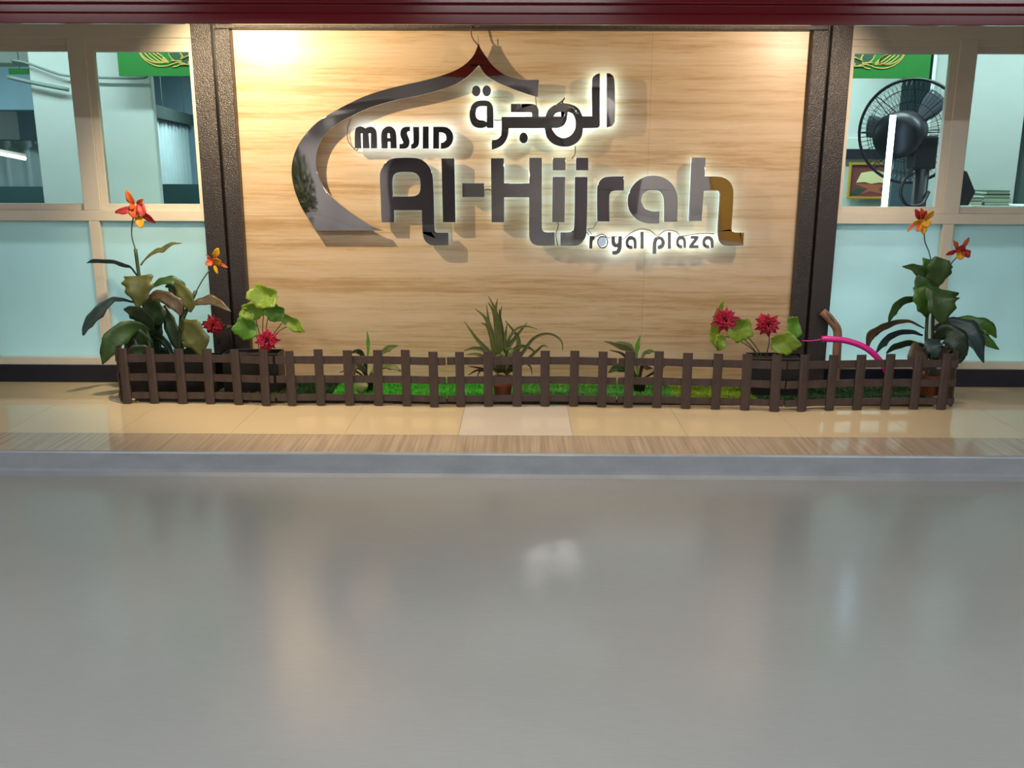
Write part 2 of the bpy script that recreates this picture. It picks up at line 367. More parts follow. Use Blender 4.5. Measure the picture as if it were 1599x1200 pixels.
# ------------------------------------------------------------------ window walls
def window(s, idx):
    r = sroot('window_%d' % idx, (s * 2.9, WY, 0))
    def bx(nm, xa, xb, y0, y1, z0, z1, m, bev=.003):
        a, b = sorted((s * xa, s * xb)); return box(nm, a, b, y0, y1, z0, z1, m, r, bev)
    XE = 4.75
    bx('head', 1.925, XE, WY, 5.80, 2.088, 2.6, M_ALU); bx('head_bead', 1.925, XE, WY + .012, 5.80, 2.05, 2.09, M_ALU)
    bx('mid_rail', 1.925, XE, WY, 5.79, 1.022, 1.086, M_ALU); bx('bottom_rail', 1.925, XE, WY, 5.79, .112, .16, M_ALU)
    posts = [2.575, 3.32, 4.06]
    for p in posts:
        bx('post', p, p + .105, WY, 5.79, 1.086, 2.088, M_ALU); bx('lower_post', p + .02, p + .085, WY + .002, 5.79, .16, 1.022, M_ALU)
    bays = [(1.925, 2.575), (2.68, 3.32), (3.425, 4.06), (4.165, XE)]
    for k, (a, b) in enumerate(bays):
        st = .042 if k % 2 == 0 else .014; y0 = WY + (.014 if k % 2 == 0 else .03)
        tp = .04 if k % 2 == 0 else .036
        bx('sash_stile', a, a + st, y0, y0 + .04, 1.086, 2.05, M_ALU, .002); bx('sash_stile', b - st, b, y0, y0 + .04, 1.086, 2.05, M_ALU, .002)
        bx('sash_rail', a + st, b - st, y0, y0 + .04, 1.086, 1.125, M_ALU, .002); bx('sash_rail', a + st, b - st, y0, y0 + .04, 2.05 - tp, 2.05, M_ALU, .002)
        bx('pane', a + st - .004, b - st + .004, y0 + .016, y0 + .022, 1.12, 2.015, M_GLASS, 0)
    lows = [(1.925, 2.595), (2.66, 3.34), (3.405, 4.08), (4.145, XE)]
    for a, b in lows: bx('frosted_pane', a, b, WY + .035, WY + .043, .155, 1.03, M_FROST, 0)
    bb = struct(box('baseboard_%s' % ('left' if s < 0 else 'right'), *sorted((s * 1.925, s * 9)), WY - .012, 5.80, 0, .112, M_SKIRT, bevel=.003))
    struct(box('wall_%s_end' % ('left' if s < 0 else 'right'), *sorted((s * 4.75, s * 9)), WY + .01, 5.80, .112, 2.6, M_WHITE))
window(-1, 1); window(1, 2)

# ------------------------------------------------------------------ prayer hall behind the glass
struct(box('floor', -7, 7, 5.80, 13.2, -.1, 0, M_CARPET))
struct(box('ceiling', -7, 7, 5.80, 13.2, 2.8, 2.95, M_HALLCEIL))
struct(box('wall_hall_back', -7, 7, 13.2, 13.35, 0, 2.8, M_BLUEGREY))
struct(box('wall_hall_left', -7.15, -7, 5.80, 13.2, 0, 2.8, M_WHITE))
struct(box('wall_hall_right', 7, 7.15, 5.80, 13.2, 0, 2.8, M_WHITE))
struct(box('trim_20', -3.69, -2.78, 7.2, 7.27, 0, 2.8, M_WHITE, bevel=.01))
struct(box('trim_21', 3.09, 3.79, 7.2, 7.27, 0, 2.8, M_WHITE, bevel=.01))
struct(box('trim_22', -7, -3.0, 7.9, 8.2, 2.16, 2.8, M_WHITE, bevel=.01))
struct(box('trim_23', -7, -4.8, 10.6, 10.9, 1.93, 2.8, M_BLUEGREY, bevel=.01))
struct(box('wall_hall_partition', 2.2, 3.4, 8.6, 8.7, 0, 2.8, M_WHITE))
struct(box('trim_24', 2.2, 3.4, 8.56, 8.6, 1.42, 1.51, M_SKIRT))
struct(box('trim_25', 2.2, 3.4, 8.57, 8.6, 1.51, 1.60, M_SHELF))
for i, (x, y, z, k) in enumerate(sorted(HALL_FILL_LAMPS, key=lambda q: (q[1], q[0]))):
    t = thing('tube_light', 'unseen batten added to light the prayer hall, %s one counted from the window wall' % (['first', 'second', 'third', 'fourth', 'fifth', 'sixth', 'seventh', 'eighth', 'ninth', 'tenth', 'eleventh'][i]), 'light', (x, y, z), 'added prayer hall battens')
    box('housing', x - .6, x + .6, y - .06, y + .06, z + .02, 2.8, M_ALU, t)
    area_light('tube_lamp', (0, 0, .012), 1.2, .1, HALL_W * k, (.9, 1, 1), t)

# green frieze with gold arabesque
zb = 1.985
fr = thing('calligraphy_frieze', 'long green frieze with gold arabesque scrolls behind the window glass', 'banner', (0, 7.0, zb))
box('board', -2.93, 2.96, 7.0, 7.03, zb, 2.55, M_GREENB, fr)
for s in (-1, 1):
    cx = s * 2.51
    g = MB()
    def sc(pts, r=.0055): g.tube([(cx + s * p[0], 6.997, zb + .03 + p[1] * .8) for p in spl([(a, b, 0) for a, b in pts], 6)], r, 5)
    sc([(.27, .19), (.22, .10), (.14, .05), (.06, .05), (-.02, .08), (-.1, .055)])
    for q in range(5): sc([(.26 - .02 * q, .2), (.23 - .035 * q, .13), (.17 - .03 * q, .085), (.1 - .01 * q, .08), (.09, .13), (.13, .16)])
    sc([(.05, .19), (.03, .12), (-.02, .085), (-.06, .12), (-.04, .16)]); sc([(.0, .2), (-.05, .15), (-.03, .06), (.02, .04)])
    sc([(-.1, .06), (-.1, .09), (-.16, .09), (-.2, .06), (-.4, .06)])
    g.build('gold_scroll', M_GOLD, fr, True)
    a, b = sorted((s * 2.54, s * 2.0)); box('medallion', a, b, 6.9965, 6.9995, zb + .10, zb + .4, M_GREEND, fr); a, b = sorted((s * 2.48, s * 2.0)); box('medallion', a, b, 6.9965, 6.9995, zb + .078, zb + .1, M_GREEND, fr)
    g2 = MB(); g2.tube([(cx - s * p[0], 6.992, zb + p[1]) for p in ((-.03, .105), (.03, .105), (.035, .08), (.3, .08))], .005, 5).tube([(cx - s * p[0], 6.992, zb + p[1]) for p in ((.04, .115), (.1, .14), (.16, .17))], .006, 5); g2.build('gold_line', M_GOLD, fr, True)

# conduits on the hall beams
def px_tube(name, pts, r, m, parent=None, n=4, seg=8): return tube(name, spl([at(*p) for p in pts], n), r, m, parent, seg)
tag(px_tube('conduit', [(18, 94, 7.15), (40, 98, 7.15), (80, 112, 7.15), (103, 118, 7.15), (150, 121, 7.15), (190, 122, 7.15), (222, 122, 7.15), (230, 119, 7.15), (230, 114, 7.15)], .009, M_PIPEG), 'thin grey conduit running past the green frieze in the left window', 'conduit')
tag(px_tube('conduit', [(12, 120, 7.14), (55, 130, 7.14), (107, 140, 7.14)], .015, M_PIPEG), 'thicker grey conduit sloping across the left window, below the thin one', 'conduit')
tag(px_tube('conduit', [(20, 98, 7.85), (55, 98, 7.85), (64, 96, 7.85), (66, 91, 7.85), (66, 60, 7.85)], .012, M_PIPEG, None, 2), 'grey conduit with an elbow, uppermost in the leftmost pane', 'conduit')
# curtains
def curtain(name, p0, p1, z0, z1, m, label, amp=.05, wl=.24, val=0):
    p0 = Vector(p0); p1 = Vector(p1); L_ = (p1 - p0).length; d = (p1 - p0) / L_; nn = Vector((-d.y, d.x)); n = int(L_ / wl * 8)
    v = []; f = []
    for k in range(n + 1):
        s_ = L_ * k / n; a = amp * math.sin(2 * math.pi * s_ / wl + .7 * math.sin(s_ * 3))
        q = p0 + d * s_ + nn * a; q2 = p0 + d * s_ + nn * a * .7
        v += [(q.x, q.y, z0), (q2.x, q2.y, z1)]
    for k in range(n): f.append((2 * k, 2 * k + 2, 2 * k + 3, 2 * k + 1))
    t = thing(name, label, 'curtain', (p0.x, p0.y, 0))
    o = pyd('drape', v, f, m, t, True); md = o.modifiers.new('thick', 'SOLIDIFY'); md.thickness = .006
    tube('curtain_rail', [(p0.x, p0.y, z1), (p1.x, p1.y, z1)], .012, M_PIPEG, t)
    for k in (.05, .5, .95):
        q = p0 + (p1 - p0) * k; tube('hanger', [(q.x, q.y, z1), (q.x, q.y, 2.8)], .006, M_PIPEG, t)
    if val:
        mb = MB()
        for k in range(n + 1):
            s_ = L_ * k / n; q = p0 + d * s_ + nn * -(.09 + .012 * math.sin(2 * math.pi * s_ / .09)); mb.v += [(q.x, q.y, z1 - .14), (q.x, q.y, z1)]
        for k in range(n): mb.f.append((2 * k, 2 * k + 2, 2 * k + 3, 2 * k + 1))
        mb.build('valance', mat('valance_cloth', lin(46, 62, 60), .9), t, True)
    return t
curtain('curtain', (-4.05, 9.9), (-4.6, 13.1), .02, 2.0, M_CURTAIN, 'pale grey pleated curtain with dark valance beside the column in the left window', val=-1)
tag(MB().box(-4.0, -3.2, 9.7, 9.75, 0, 1.15).build('cloth_screen', M_NAVYCLOTH), 'dark teal cloth screen under the pale curtain beside the column', 'screen')
curtain('curtain', (-6.9, 11.5), (-4.9, 11.5), .02, 1.62, M_CURTAIN, 'grey curtain behind the tube light in the leftmost pane')
tag(MB().box(-6.9, -4.95, 9.7, 9.75, 0, 1.12).build('cloth_screen', M_NAVYCLOTH), 'dark navy cloth screen in the leftmost pane', 'screen')
curtain('curtain', (4.72, 9.0), (6.5, 9.0), .02, 1.95, M_CURTAIND, 'grey green curtain at the right edge of the rightmost pane')
t = thing('tube_light', 'lit fluorescent tube hanging in the leftmost pane', 'light', at(20, 244, 10.2))
tube('lamp_tube', [at(-40, 232, 10.0), at(40, 248, 10.4)], .018, E_TUBE, t)
tube('tube_housing', [at(-40, 228.5, 10.01), at(40, 243.5, 10.41)], .02, M_ALU, t)

# pedestal fan
FY = 6.45
fc = at(1430, 205, FY)
fan = thing('pedestal_fan', 'large black pedestal fan seen from behind through the right window', 'fan', (fc.x + .06, FY, 0))
RAD = .345; ax = Vector((.62, .76, .12)).normalized()
u = ax.cross(Vector((0, 0, 1))).normalized(); w_ = u.cross(ax)
cen = Vector((fc.x, FY + .1, fc.z))
def ringpts(c, r, n=40): return [c + (u * math.cos(2 * math.pi * k / n) + w_ * math.sin(2 * math.pi * k / n)) * r for k in range(n + 1)]
cg = MB()
for r in (.1, .2, .28): cg.tube(ringpts(cen - ax * (.09 * (1 - r / RAD) + .01), r), .0025, 4); cg.tube(ringpts(cen + ax * (.09 * (1 - r / RAD) + .01), r), .0025, 4)
for k in range(64):
    th = 2 * math.pi * k / 64; d = u * math.cos(th) + w_ * math.sin(th)
    for sgn in (-1, 1):
        cg.tube([cen + d * .06 + ax * sgn * .09, cen + d * .2 + ax * sgn * .075, cen + d * .31 + ax * sgn * .04, cen + d * RAD], .0016 if k % 8 else .004, 3, False)
stuff(cg.build('cage_wires', M_FAN, fan))
tube('cage_rim', ringpts(cen, RAD, 48), .011, M_FAN, fan)
tube('motor_housing', [cen - ax * .08, cen - ax * .1, cen - ax * .2, cen - ax * .3, cen - ax * .33], [.10, .15, .155, .15, .10], M_FAN, fan, 20)
tube('hub', [cen - ax * .02, cen + ax * .05], [.055, .045], M_FANG, fan, 16)
for k in range(3):
    th = 2 * math.pi * k / 3 + .9; v = []; f = []
    for i in range(7):
        rr = .05 + .25 * i / 6; ww = .3 + .12 * math.sin(math.pi * i / 6)
        for j in range(5):
            a = th + ww * (j / 4 - .5) * 1.7; v.append(cen + (u * math.cos(a) + w_ * math.sin(a)) * rr + ax * (.03 * (j / 4 - .5)))
    for i in range(6):
        for j in range(4): f.append((i * 5 + j, i * 5 + j + 1, i * 5 + j + 6, i * 5 + j + 5))
    o = pyd('blade', v, f, M_FANG, fan, True); md = o.modifiers.new('thick', 'SOLIDIFY'); md.thickness = .004
pp = cen - ax * .2
bp = Vector((fc.x + .06, FY - .02, 0))
tube('pole', [(bp.x, bp.y, .03), (bp.x, bp.y, fc.z - .18)], .05, M_FAN, fan, 14)
box('tilt_bracket', bp.x - .09, bp.x + .07, bp.y - .06, bp.y + .06, fc.z - .25, fc.z - .03, M_FAN, fan, .015)
MB().lathe([(.24, 0), (.24, .02), (.2, .035), (.05, .06), (.045, .1)], (bp.x, bp.y, 0), 28).build('base', M_FAN, fan, True)
px_tube('power_cable', [(1428, 268, 6.3), (1412, 282, 6.28), (1406, 300, 6.27), (1412, 316, 6.27), (1425, 322, 6.28), (1440, 318, 6.32), (1450, 300, 6.38)], .012, M_FAN, fan)

# vertical led tube standing inside the right window
lt = thing('led_tube', 'bright vertical white led tube just inside the right window', 'light', (at(1386, 250, 6.05).x, 6.05, .0))
pa, pb = at(1393, 180, 6.05), at(1381, 320, 6.05)
tube('lamp_tube', [(pb.x, 6.05, .9), (pb.x, 6.05, pa.z)], .019, E_LEDV, lt, 12)
tube('stand_pole', [(pb.x, 6.065, 0), (pb.x, 6.065, .9)], .012, M_ALU, lt, 10)
MB().lathe([(.09, 0), (.09, .012), (.02, .03)], (pb.x, 6.065, 0)).build('stand_base', M_ALU, lt, True)

# framed picture of an open book
PYY = 8.555
a, b = at(1321, 311, PYY), at(1392, 254, PYY)
pic = thing('framed_picture', 'gold framed picture of an open book on a wooden stand', 'picture', ((a.x + b.x) / 2, PYY, a.z))
x0, x1, z0, z1 = a.x, b.x, a.z, b.z
fw = .022
for nm, q in (('frame_side', (x0, x0 + fw, z0, z1)), ('frame_side', (x1 - fw, x1, z0, z1)), ('frame_rail', (x0 + fw, x1 - fw, z0, z0 + fw)), ('frame_rail', (x0 + fw, x1 - fw, z1 - fw, z1))):
    box(nm, q[0], q[1], PYY - .025, PYY + .005, q[2], q[3], M_FRAMEG, pic, .003)
box('backing', x0 + .01, x1 - .01, PYY - .008, PYY, z0 + .01, z1 - .01, M_MAROON, pic)
def flat(name, pts, m, y):
    v = [(x0 + (x1 - x0) * p[0], y, z0 + (z1 - z0) * p[1]) for p in pts]; k = len(v)
    v += [(p[0], p[1] + .001, p[2]) for p in v]; f = [tuple(range(k)), tuple(range(k, 2 * k))[::-1]] + [(i, k + i, k + (i + 1) % k, (i + 1) % k) for i in range(k)]
    return pyd(name, v, f, m, pic)
flat('printed_book', [(.2, .45), (.3, .72), (.5, .76), (.7, .78), (.88, .72), (.93, .42), (.75, .46), (.56, .42), (.4, .47)], M_PAGE, PYY - .0105)
flat('printed_stand', [(.15, .42), (.93, .40), (.75, .27), (.9, .12), (.55, .22), (.3, .13), (.5, .28)], M_STANDW, PYY - .0100)
flat('printed_cloth', [(.08, .12), (.36, .14), (.42, .26), (.24, .32)], M_GREEND, PYY - .0098)

# shelf with books at the far right pane
SY = 6.25
sh = at(1540, 321, SY)
tag(MB().box(3.0, 3.75, SY - .03, SY + .3, 1.07, sh.z - .001).box(3.02, 3.05, SY - .02, SY + .28, 0, 1.07).box(3.7, 3.73, SY - .02, SY + .28, 0, 1.07).build('book_shelf', M_SHELF, bevel=.004), 'pale low shelf holding books behind the rightmost pane', 'shelf')
def book(px0, px1, py0, py1, mc, label, pages=True, tilt=0):
    a = at(px0, py1, SY); b = at(px1, py0, SY)
    t = thing('book', label, 'book', ((a.x + b.x) / 2, SY, a.z), 'books on the hall shelf')
    h = b.z - a.z; c = .2 * h
    o = [box('cover', a.x, b.x, SY, SY + .2, a.z, a.z + c, mc, t), box('cover', a.x, b.x, SY, SY + .2, b.z - c, b.z, mc, t), box('pages', a.x + .004, b.x - .004, SY + .004, SY + .196, a.z + c, b.z - c, M_BOOKP, t)]
    if tilt: t.rotation_euler = (0, R_(tilt), 0)
    return t
book(1537, 1577, 315.5, 321, M_BOOKT, 'thin teal book at the bottom of the stack')
book(1536, 1581, 310, 315.4, M_BOOKP, 'cream book second from the bottom of the stack')
book(1536, 1578, 304, 309.9, M_BOOKG, 'green and cream book in the middle of the stack')
book(1540, 1578, 298, 303.9, M_BOOKG, 'dark green book lying on top of the stack')
book(1514, 1534.5, 315, 321, M_BOOKP, 'small pale book left of the stack')
book(1515, 1534.5, 309, 314.9, M_BOOKD, 'dark blue book on the small pale book left of the stack')
sp = thing('loudspeaker', 'black tapered loudspeaker at the left edge of the rightmost pane', 'speaker', (2.87, 6.03, 0))
spv = []; q = [at(1490, 321, 5.98), at(1512, 321, 5.98), at(1523, 300, 5.98), at(1510, 268, 5.98), at(1490, 262, 5.98)]
for dy in (0, .1): spv += [(p.x, p.y + dy, p.z) for p in q]
pyd('cabinet', spv, [(0, 1, 2, 3, 4), (9, 8, 7, 6, 5)] + [(i, 5 + i, 5 + (i + 1) % 5, (i + 1) % 5) for i in range(5)], M_FAN, sp)
sx_ = (q[0].x + q[1].x) / 2
tube('stand_pole', [(sx_ - .02, 6.03, 0), (sx_ - .02, 6.03, q[0].z + .01)], .015, M_FAN, sp)

# ================================================================== SIGN
FACE = 5.64; TH = .032; LEDY = 5.69
def smooth_poly(pts, n=4, thr=42):
    P = [Vector(p) for p in pts]; N_ = len(P); sharp = []; tan = []
    for i in range(N_):
        a = P[i] - P[i - 1]; b = P[(i + 1) % N_] - P[i]
        ang = math.degrees(a.angle(b, 0)); sharp.append(ang > thr)
        t = a.normalized() * a.length + b.normalized() * b.length; tan.append(t.normalized() if t.length > 1e-9 else a.normalized())
    out = []
    for i in range(N_):
        j = (i + 1) % N_; p, q = P[i], P[j]; L_ = (q - p).length
        if sharp[i] and sharp[j]: out.append(p); continue
        h1 = p + (tan[i] if not sharp[i] else (q - p).normalized()) * L_ / 3; h2 = q - (tan[j] if not sharp[j] else (q - p).normalized()) * L_ / 3
        for k in range(n):
            s_ = k / n; out.append(p * (1 - s_) ** 3 + h1 * 3 * s_ * (1 - s_) ** 2 + h2 * 3 * s_ ** 2 * (1 - s_) + q * s_ ** 3)
    return out
def extruded(name, loops, y0, y1, m, parent, bevel=.0, rim=0):
    "filled outline (pixels on the sign face) with thickness y0..y1"
    cu = bpy.data.curves.new(name, 'CURVE'); cu.dimensions = '2D'; cu.fill_mode = 'BOTH'
    cu.extrude = (y1 - y0) / 2 - bevel; cu.bevel_depth = bevel; cu.bevel_resolution = 1
    if bevel: cu.offset = -bevel
    for lp in loops:
        s = cu.splines.new('POLY'); W = [at(p[0], p[1], FACE) for p in lp]
        s.points.add(len(W) - 1)
        for i, p in enumerate(W): s.points[i].co = (p.x, p.z, 0, 1)
        s.use_cyclic_u = True
    tmp = bpy.data.objects.new('tmp', cu); COL.objects.link(tmp)
    me = bpy.data.meshes.new_from_object(tmp.evaluated_get(bpy.context.evaluated_depsgraph_get()))
    bpy.data.objects.remove(tmp); bpy.data.curves.remove(cu)
    me.name = name
    me.transform(Matrix.Translation((0, (y0 + y1) / 2, 0)) @ Matrix.Rotation(R_(90), 4, 'X'))
    me.materials.clear()
    b_ = bmesh.new(); b_.from_mesh(me); bmesh.ops.remove_doubles(b_, verts=b_.verts, dist=1e-5); bmesh.ops.recalc_face_normals(b_, faces=b_.faces)
    b_.to_mesh(me); b_.free()
    o = link(name, me, m, parent, True); me.set_sharp_from_angle(angle=R_(30))
    if rim:
        md = o.modifiers.new('rim', 'BEVEL'); md.width = rim; md.segments = 3; md.limit_method = 'ANGLE'; md.angle_limit = R_(50); md.use_clamp_overlap = False
    return o
E_LED = {}
def led(s, col=(.56, .88, 1, 1)):
    k = (s, col)
    if k not in E_LED: E_LED[k] = emission('led_backlight_glow', col, s)
    return E_LED[k]
def letter(name, loops, parent, m, ledm=None, smooth=True, th=TH, ledname='led_backlight'):
    L_ = [smooth_poly(l) if smooth else [Vector(p) for p in l] for l in loops]
    o = extruded(name, L_, FACE, FACE + th, m, parent, rim=.002 if m is M_STEEL else .001)
    if ledm: extruded(ledname, L_, FACE + th + .001, FACE + th + .004, ledm, o)
    return o
def cv(pts, x0, y0, s): return [(x0 + a / s, y0 + b / s) for a, b in pts]
def ell(cx, cy, rx, ry, n=20): return [(cx + rx * math.cos(2 * math.pi * k / n), cy + ry * math.sin(2 * math.pi * k / n)) for k in range(n)]

dome = thing('dome_emblem', 'polished steel swoosh shaped like a pointed onion dome on the stone wall', 'sign', at(525, 362, FACE))
outer = [(747, 66), (744, 76), (738, 88), (725, 101), (710, 110), (690, 117.6), (660, 126), (630, 132.6), (600, 140), (570, 150), (540, 164), (515, 177.6), (495, 191), (477.5, 209), (465, 227.6), (457.5, 247.6), (455, 268), (458, 290), (463.6, 308), (471.5, 326), (482.8, 344), (493.5, 360.3),
         (599, 360.5), (584, 355), (561.6, 341.6), (539, 325.4), (514.3, 304.7), (503.5, 289), (496.3, 272), (493.6, 254), (495.5, 236), (501.3, 220), (512.5, 205), (528, 193), (550, 181), (580, 167.6), (615, 157.6), (652.6, 150), (690, 140), (715, 130), (733, 117.6), (748, 102),
         (757, 115.5), (769.4, 125.3), (790, 134.7), (805, 141), (822, 146.8), (839.5, 152), (841.6, 124.4), (822, 124.8), (812.6, 124), (799.4, 120.6), (785, 114.5), (770, 102.5), (759, 88), (751, 76)]
letter('dome_outline', [outer], dome, M_STEEL)
px_tube('finial_wire', [(736, 40, 5.66), (735.5, 50, 5.65), (738, 60, 5.65), (745, 69, 5.65), (748, 74, 5.655)], .0035, M_CABLE, dome)
px_tube('finial_wire', [(747, 70, 5.65), (746.5, 56, 5.65)], .002, M_STEEL, dome, 1)

LED_A = led(1.2); LED_H = led(3.2); LED_AR = led(10.0); LED_MA = led(10.0, (.55, .76, 1, 1)); LED_RP = led(16.0, (.58, .82, 1, 1))
ah = thing('large_steel_lettering', 'large polished steel lettering reading Al-Hijrah across the stone wall', 'sign', at(880, 384, FACE))
S2 = (440, 200, 4.4417); S4 = (800, 220, 3.9975); S3 = (700, 100, 5.33); S7 = (520, 180, 7.995); S8 = (860, 340, 5.158)
A_o = [(692, 655), (685, 480), (680, 330), (690, 288), (718, 242), (760, 214), (805, 207), (920, 207), (970, 220), (1015, 258), (1040, 308), (1050, 370), (1057, 600), (1060, 708), (1068, 722), (1080, 726), (1157, 726), (1157, 815), (1045, 815), (1010, 800), (985, 768), (976, 720), (970, 572), (780, 572), (780, 655)]
A_i = [(770, 475), (768, 352), (782, 322), (812, 308), (905, 307), (938, 322), (957, 352), (960, 428), (946, 458), (915, 473)]
letter('letter_a', [cv(A_o, *S2), cv(A_i, *S2)], ah, M_STEEL, LED_A)
letter('letter_l', [[(689.2, 247.3), (709.5, 247.3), (711.3, 347.5), (691.7, 347.5)]], ah, M_STEEL, LED_H)
letter('hyphen', [[(721.4, 286.2), (756.3, 286.2), (756.8, 308), (722, 308)]], ah, M_STEEL, LED_A)
letter('letter_h', [[(766.5, 247), (787.2, 247), (787.2, 286.4), (826.3, 286.4), (826.3, 246.3), (846.3, 246.3), (846.3, 356), (848, 361), (852, 363), (866.3, 363), (866.3, 383.9), (842, 383.9), (834, 382), (828.5, 377), (826.3, 369), (826.3, 308.4), (787.4, 308.4), (787.4, 347.5), (767.6, 347.5)]], ah, M_STEEL, LED_H)
letter('letter_i', [[(863, 276.3), (882.6, 276.3), (881.6, 347.6), (862, 347.6)]], ah, M_STEEL, LED_H)
letter('letter_dot', [[(863, 246.3), (883.3, 246.3), (883.3, 266.3), (863, 266.3)]], ah, M_STEEL, LED_H)
letter('letter_j', [[(897.6, 276.3), (917.6, 276.3), (915.8, 365), (912, 375), (907, 381), (899, 383.9), (875, 383.9), (875, 363), (889, 363), (894, 360.5), (896.6, 354)]], ah, M_STEEL, LED_H)
letter('letter_dot', [[(899.3, 246.3), (918.8, 246.3), (918.8, 266.3), (899.3, 266.3)]], ah, M_STEEL, LED_H)
letter('letter_r', [cv([(530, 505), (530, 300), (540, 262), (564, 234), (600, 224), (697, 222), (697, 312), (640, 312), (615, 320), (607, 342), (607, 505)], *S4)], ah, M_STEEL, LED_H)
a_pts = [(1030, 507), (1032, 360), (1020, 308), (993, 265), (948, 232), (888, 218), (830, 225), (775, 256), (738, 305), (721, 365), (727, 425), (752, 470), (793, 501), (850, 517), (918, 518), (918, 440), (870, 440), (827, 421), (803, 378), (813, 336), (845, 312), (885, 307), (920, 317), (942, 345), (948, 382), (948, 507)]
letter('letter_a', [cv(a_pts, *S4)], ah, M_STEEL, LED_H)
letter('letter_h', [cv([(1122, 105), (1208, 105), (1201, 222), (1300, 225), (1345, 244), (1372, 280), (1381, 330), (1369, 548), (1374, 564), (1388, 572), (1447, 572), (1442, 655), (1332, 655), (1301, 641), (1286, 612), (1282, 565), (1297, 335), (1292, 317), (1278, 312), (1195, 312), (1182, 503), (1103, 503)], *S4)], ah, M_STEEL, LED_H)
px_tube('sign_cable', [(874, 325, 5.66), (868, 340, 5.70), (872, 352, 5.705), (868, 366, 5.70), (871, 384, 5.705)], .0028, M_CABLE, ah)
px_tube('sign_cable', [(756, 297, 5.70), (763, 296, 5.705), (768, 298, 5.70)], .004, M_CABLE, ah)

ma = thing('small_steel_lettering', 'small dark steel capitals reading MASJID lit from behind', 'sign', at(630, 233, FACE))
def w7(n_, *loops): letter(n_, [cv(l, *S7) for l in loops], ma, M_STEEL_S, LED_MA)
w7('letter_m', [(270, 415), (272, 205), (288, 158), (328, 140), (375, 146), (404, 164), (436, 147), (490, 146), (528, 175), (545, 222), (550, 415), (472, 415), (472, 228), (443, 228), (456, 415), (370, 415), (368, 228), (346, 228), (354, 415)])
w7('letter_a', [(605, 415), (601, 250), (615, 190), (650, 152), (695, 138), (740, 150), (775, 190), (790, 260), (795, 415), (718, 415), (715, 332), (684, 332), (682, 415)], [(682, 285), (680, 232), (694, 222), (708, 232), (710, 285)])
w7('letter_s', [(828, 418), (828, 360), (864, 358), (877, 342), (862, 308), (843, 262), (841, 210), (862, 165), (902, 145), (962, 143), (962, 200), (934, 203), (922, 225), (938, 268), (955, 320), (950, 370), (930, 404), (893, 418)])
w7('letter_j', [(998, 145), (1075, 145), (1075, 335), (1061, 384), (1024, 414), (975, 418), (975, 365), (996, 356), (1004, 332)])
w7('letter_i', [(1120, 140), (1195, 140), (1195, 418), (1120, 418)])
w7('letter_d', [(1250, 145), (1395, 145), (1456, 173), (1495, 232), (1500, 297), (1480, 358), (1438, 400), (1385, 418), (1345, 418), (1345, 345), (1376, 340), (1405, 316), (1415, 280), (1404, 240), (1370, 219), (1325, 215), (1325, 418), (1250, 418)])
px_tube('sign_cable', [(548, 186, 5.69), (543, 200, 5.705), (543, 218, 5.70), (549, 228, 5.70), (556, 235, 5.70), (560, 231, 5.69)], .0028, M_CABLE, ma)

ar = thing('arabic_steel_lettering', 'polished steel Arabic lettering under the dome tip, lit from behind', 'sign', at(850, 235, FACE))
def w3(n_, *loops): letter(n_, [cv(l, *S3) for l in loops], ar, M_STEEL, LED_AR)
w3('letter_dot', ell(232, 225, 37, 46)); w3('letter_dot', ell(320, 224, 36, 46)); w3('letter_dot', ell(627, 616, 36, 46))
w3('letter_teh', [(378, 533), (375, 382), (364, 337), (335, 309), (290, 303), (237, 309), (196, 342), (177, 400), (180, 462), (202, 510), (242, 532), (290, 533), (319, 520), (322, 533)], [(320, 353), (262, 353), (236, 370), (228, 410), (236, 448), (262, 467), (295, 470), (320, 484)])
w3('letter_body', [(360, 632), (402, 628), (432, 604), (442, 568), (442, 440), (697, 438), (696, 414), (690, 403), (520, 402), (520, 331), (700, 332), (735, 346), (751, 380), (752, 437), (808, 437), (830, 385), (880, 343), (950, 326), (1030, 338), (1085, 372), (1118, 435), (1197, 435), (1197, 130), (1215, 97), (1262, 74), (1262, 515), (1245, 533), (1122, 536), (1112, 600), (1072, 655), (1010, 686), (940, 688), (870, 665), (820, 612), (802, 536), (503, 536), (498, 592), (474, 650), (430, 690), (362, 718)],
   [(995, 400), (1030, 412), (1053, 450), (1060, 503), (1046, 560), (1010, 600), (960, 617), (912, 601), (876, 562), (863, 537), (922, 531), (962, 510), (984, 470), (991, 430)], [(876, 436), (900, 408), (938, 400), (938, 437)])
w3('letter_alif', [(1318, 74), (1350, 80), (1376, 106), (1385, 150), (1385, 478), (1362, 518), (1318, 530)])
px_tube('sign_cable', [(868, 165, 5.635), (878, 158, 5.63), (882, 153, 5.632), (878, 160, 5.628), (886, 166, 5.63), (895, 168, 5.63), (901, 178, 5.635)], .005, M_STEEL_S, ar)
px_tube('sign_cable', [(836, 150, 5.69), (837, 160, 5.705), (838, 172, 5.69)], .003, M_CABLE, ar)
px_tube('sign_cable', [(898, 228, 5.69), (898, 240, 5.705), (893, 248, 5.69)], .003, M_CABLE, ar)
px_tube('sign_cable', [(770, 187, 5.69), (777, 188, 5.705), (784, 187, 5.69)], .003, M_CABLE, ar)

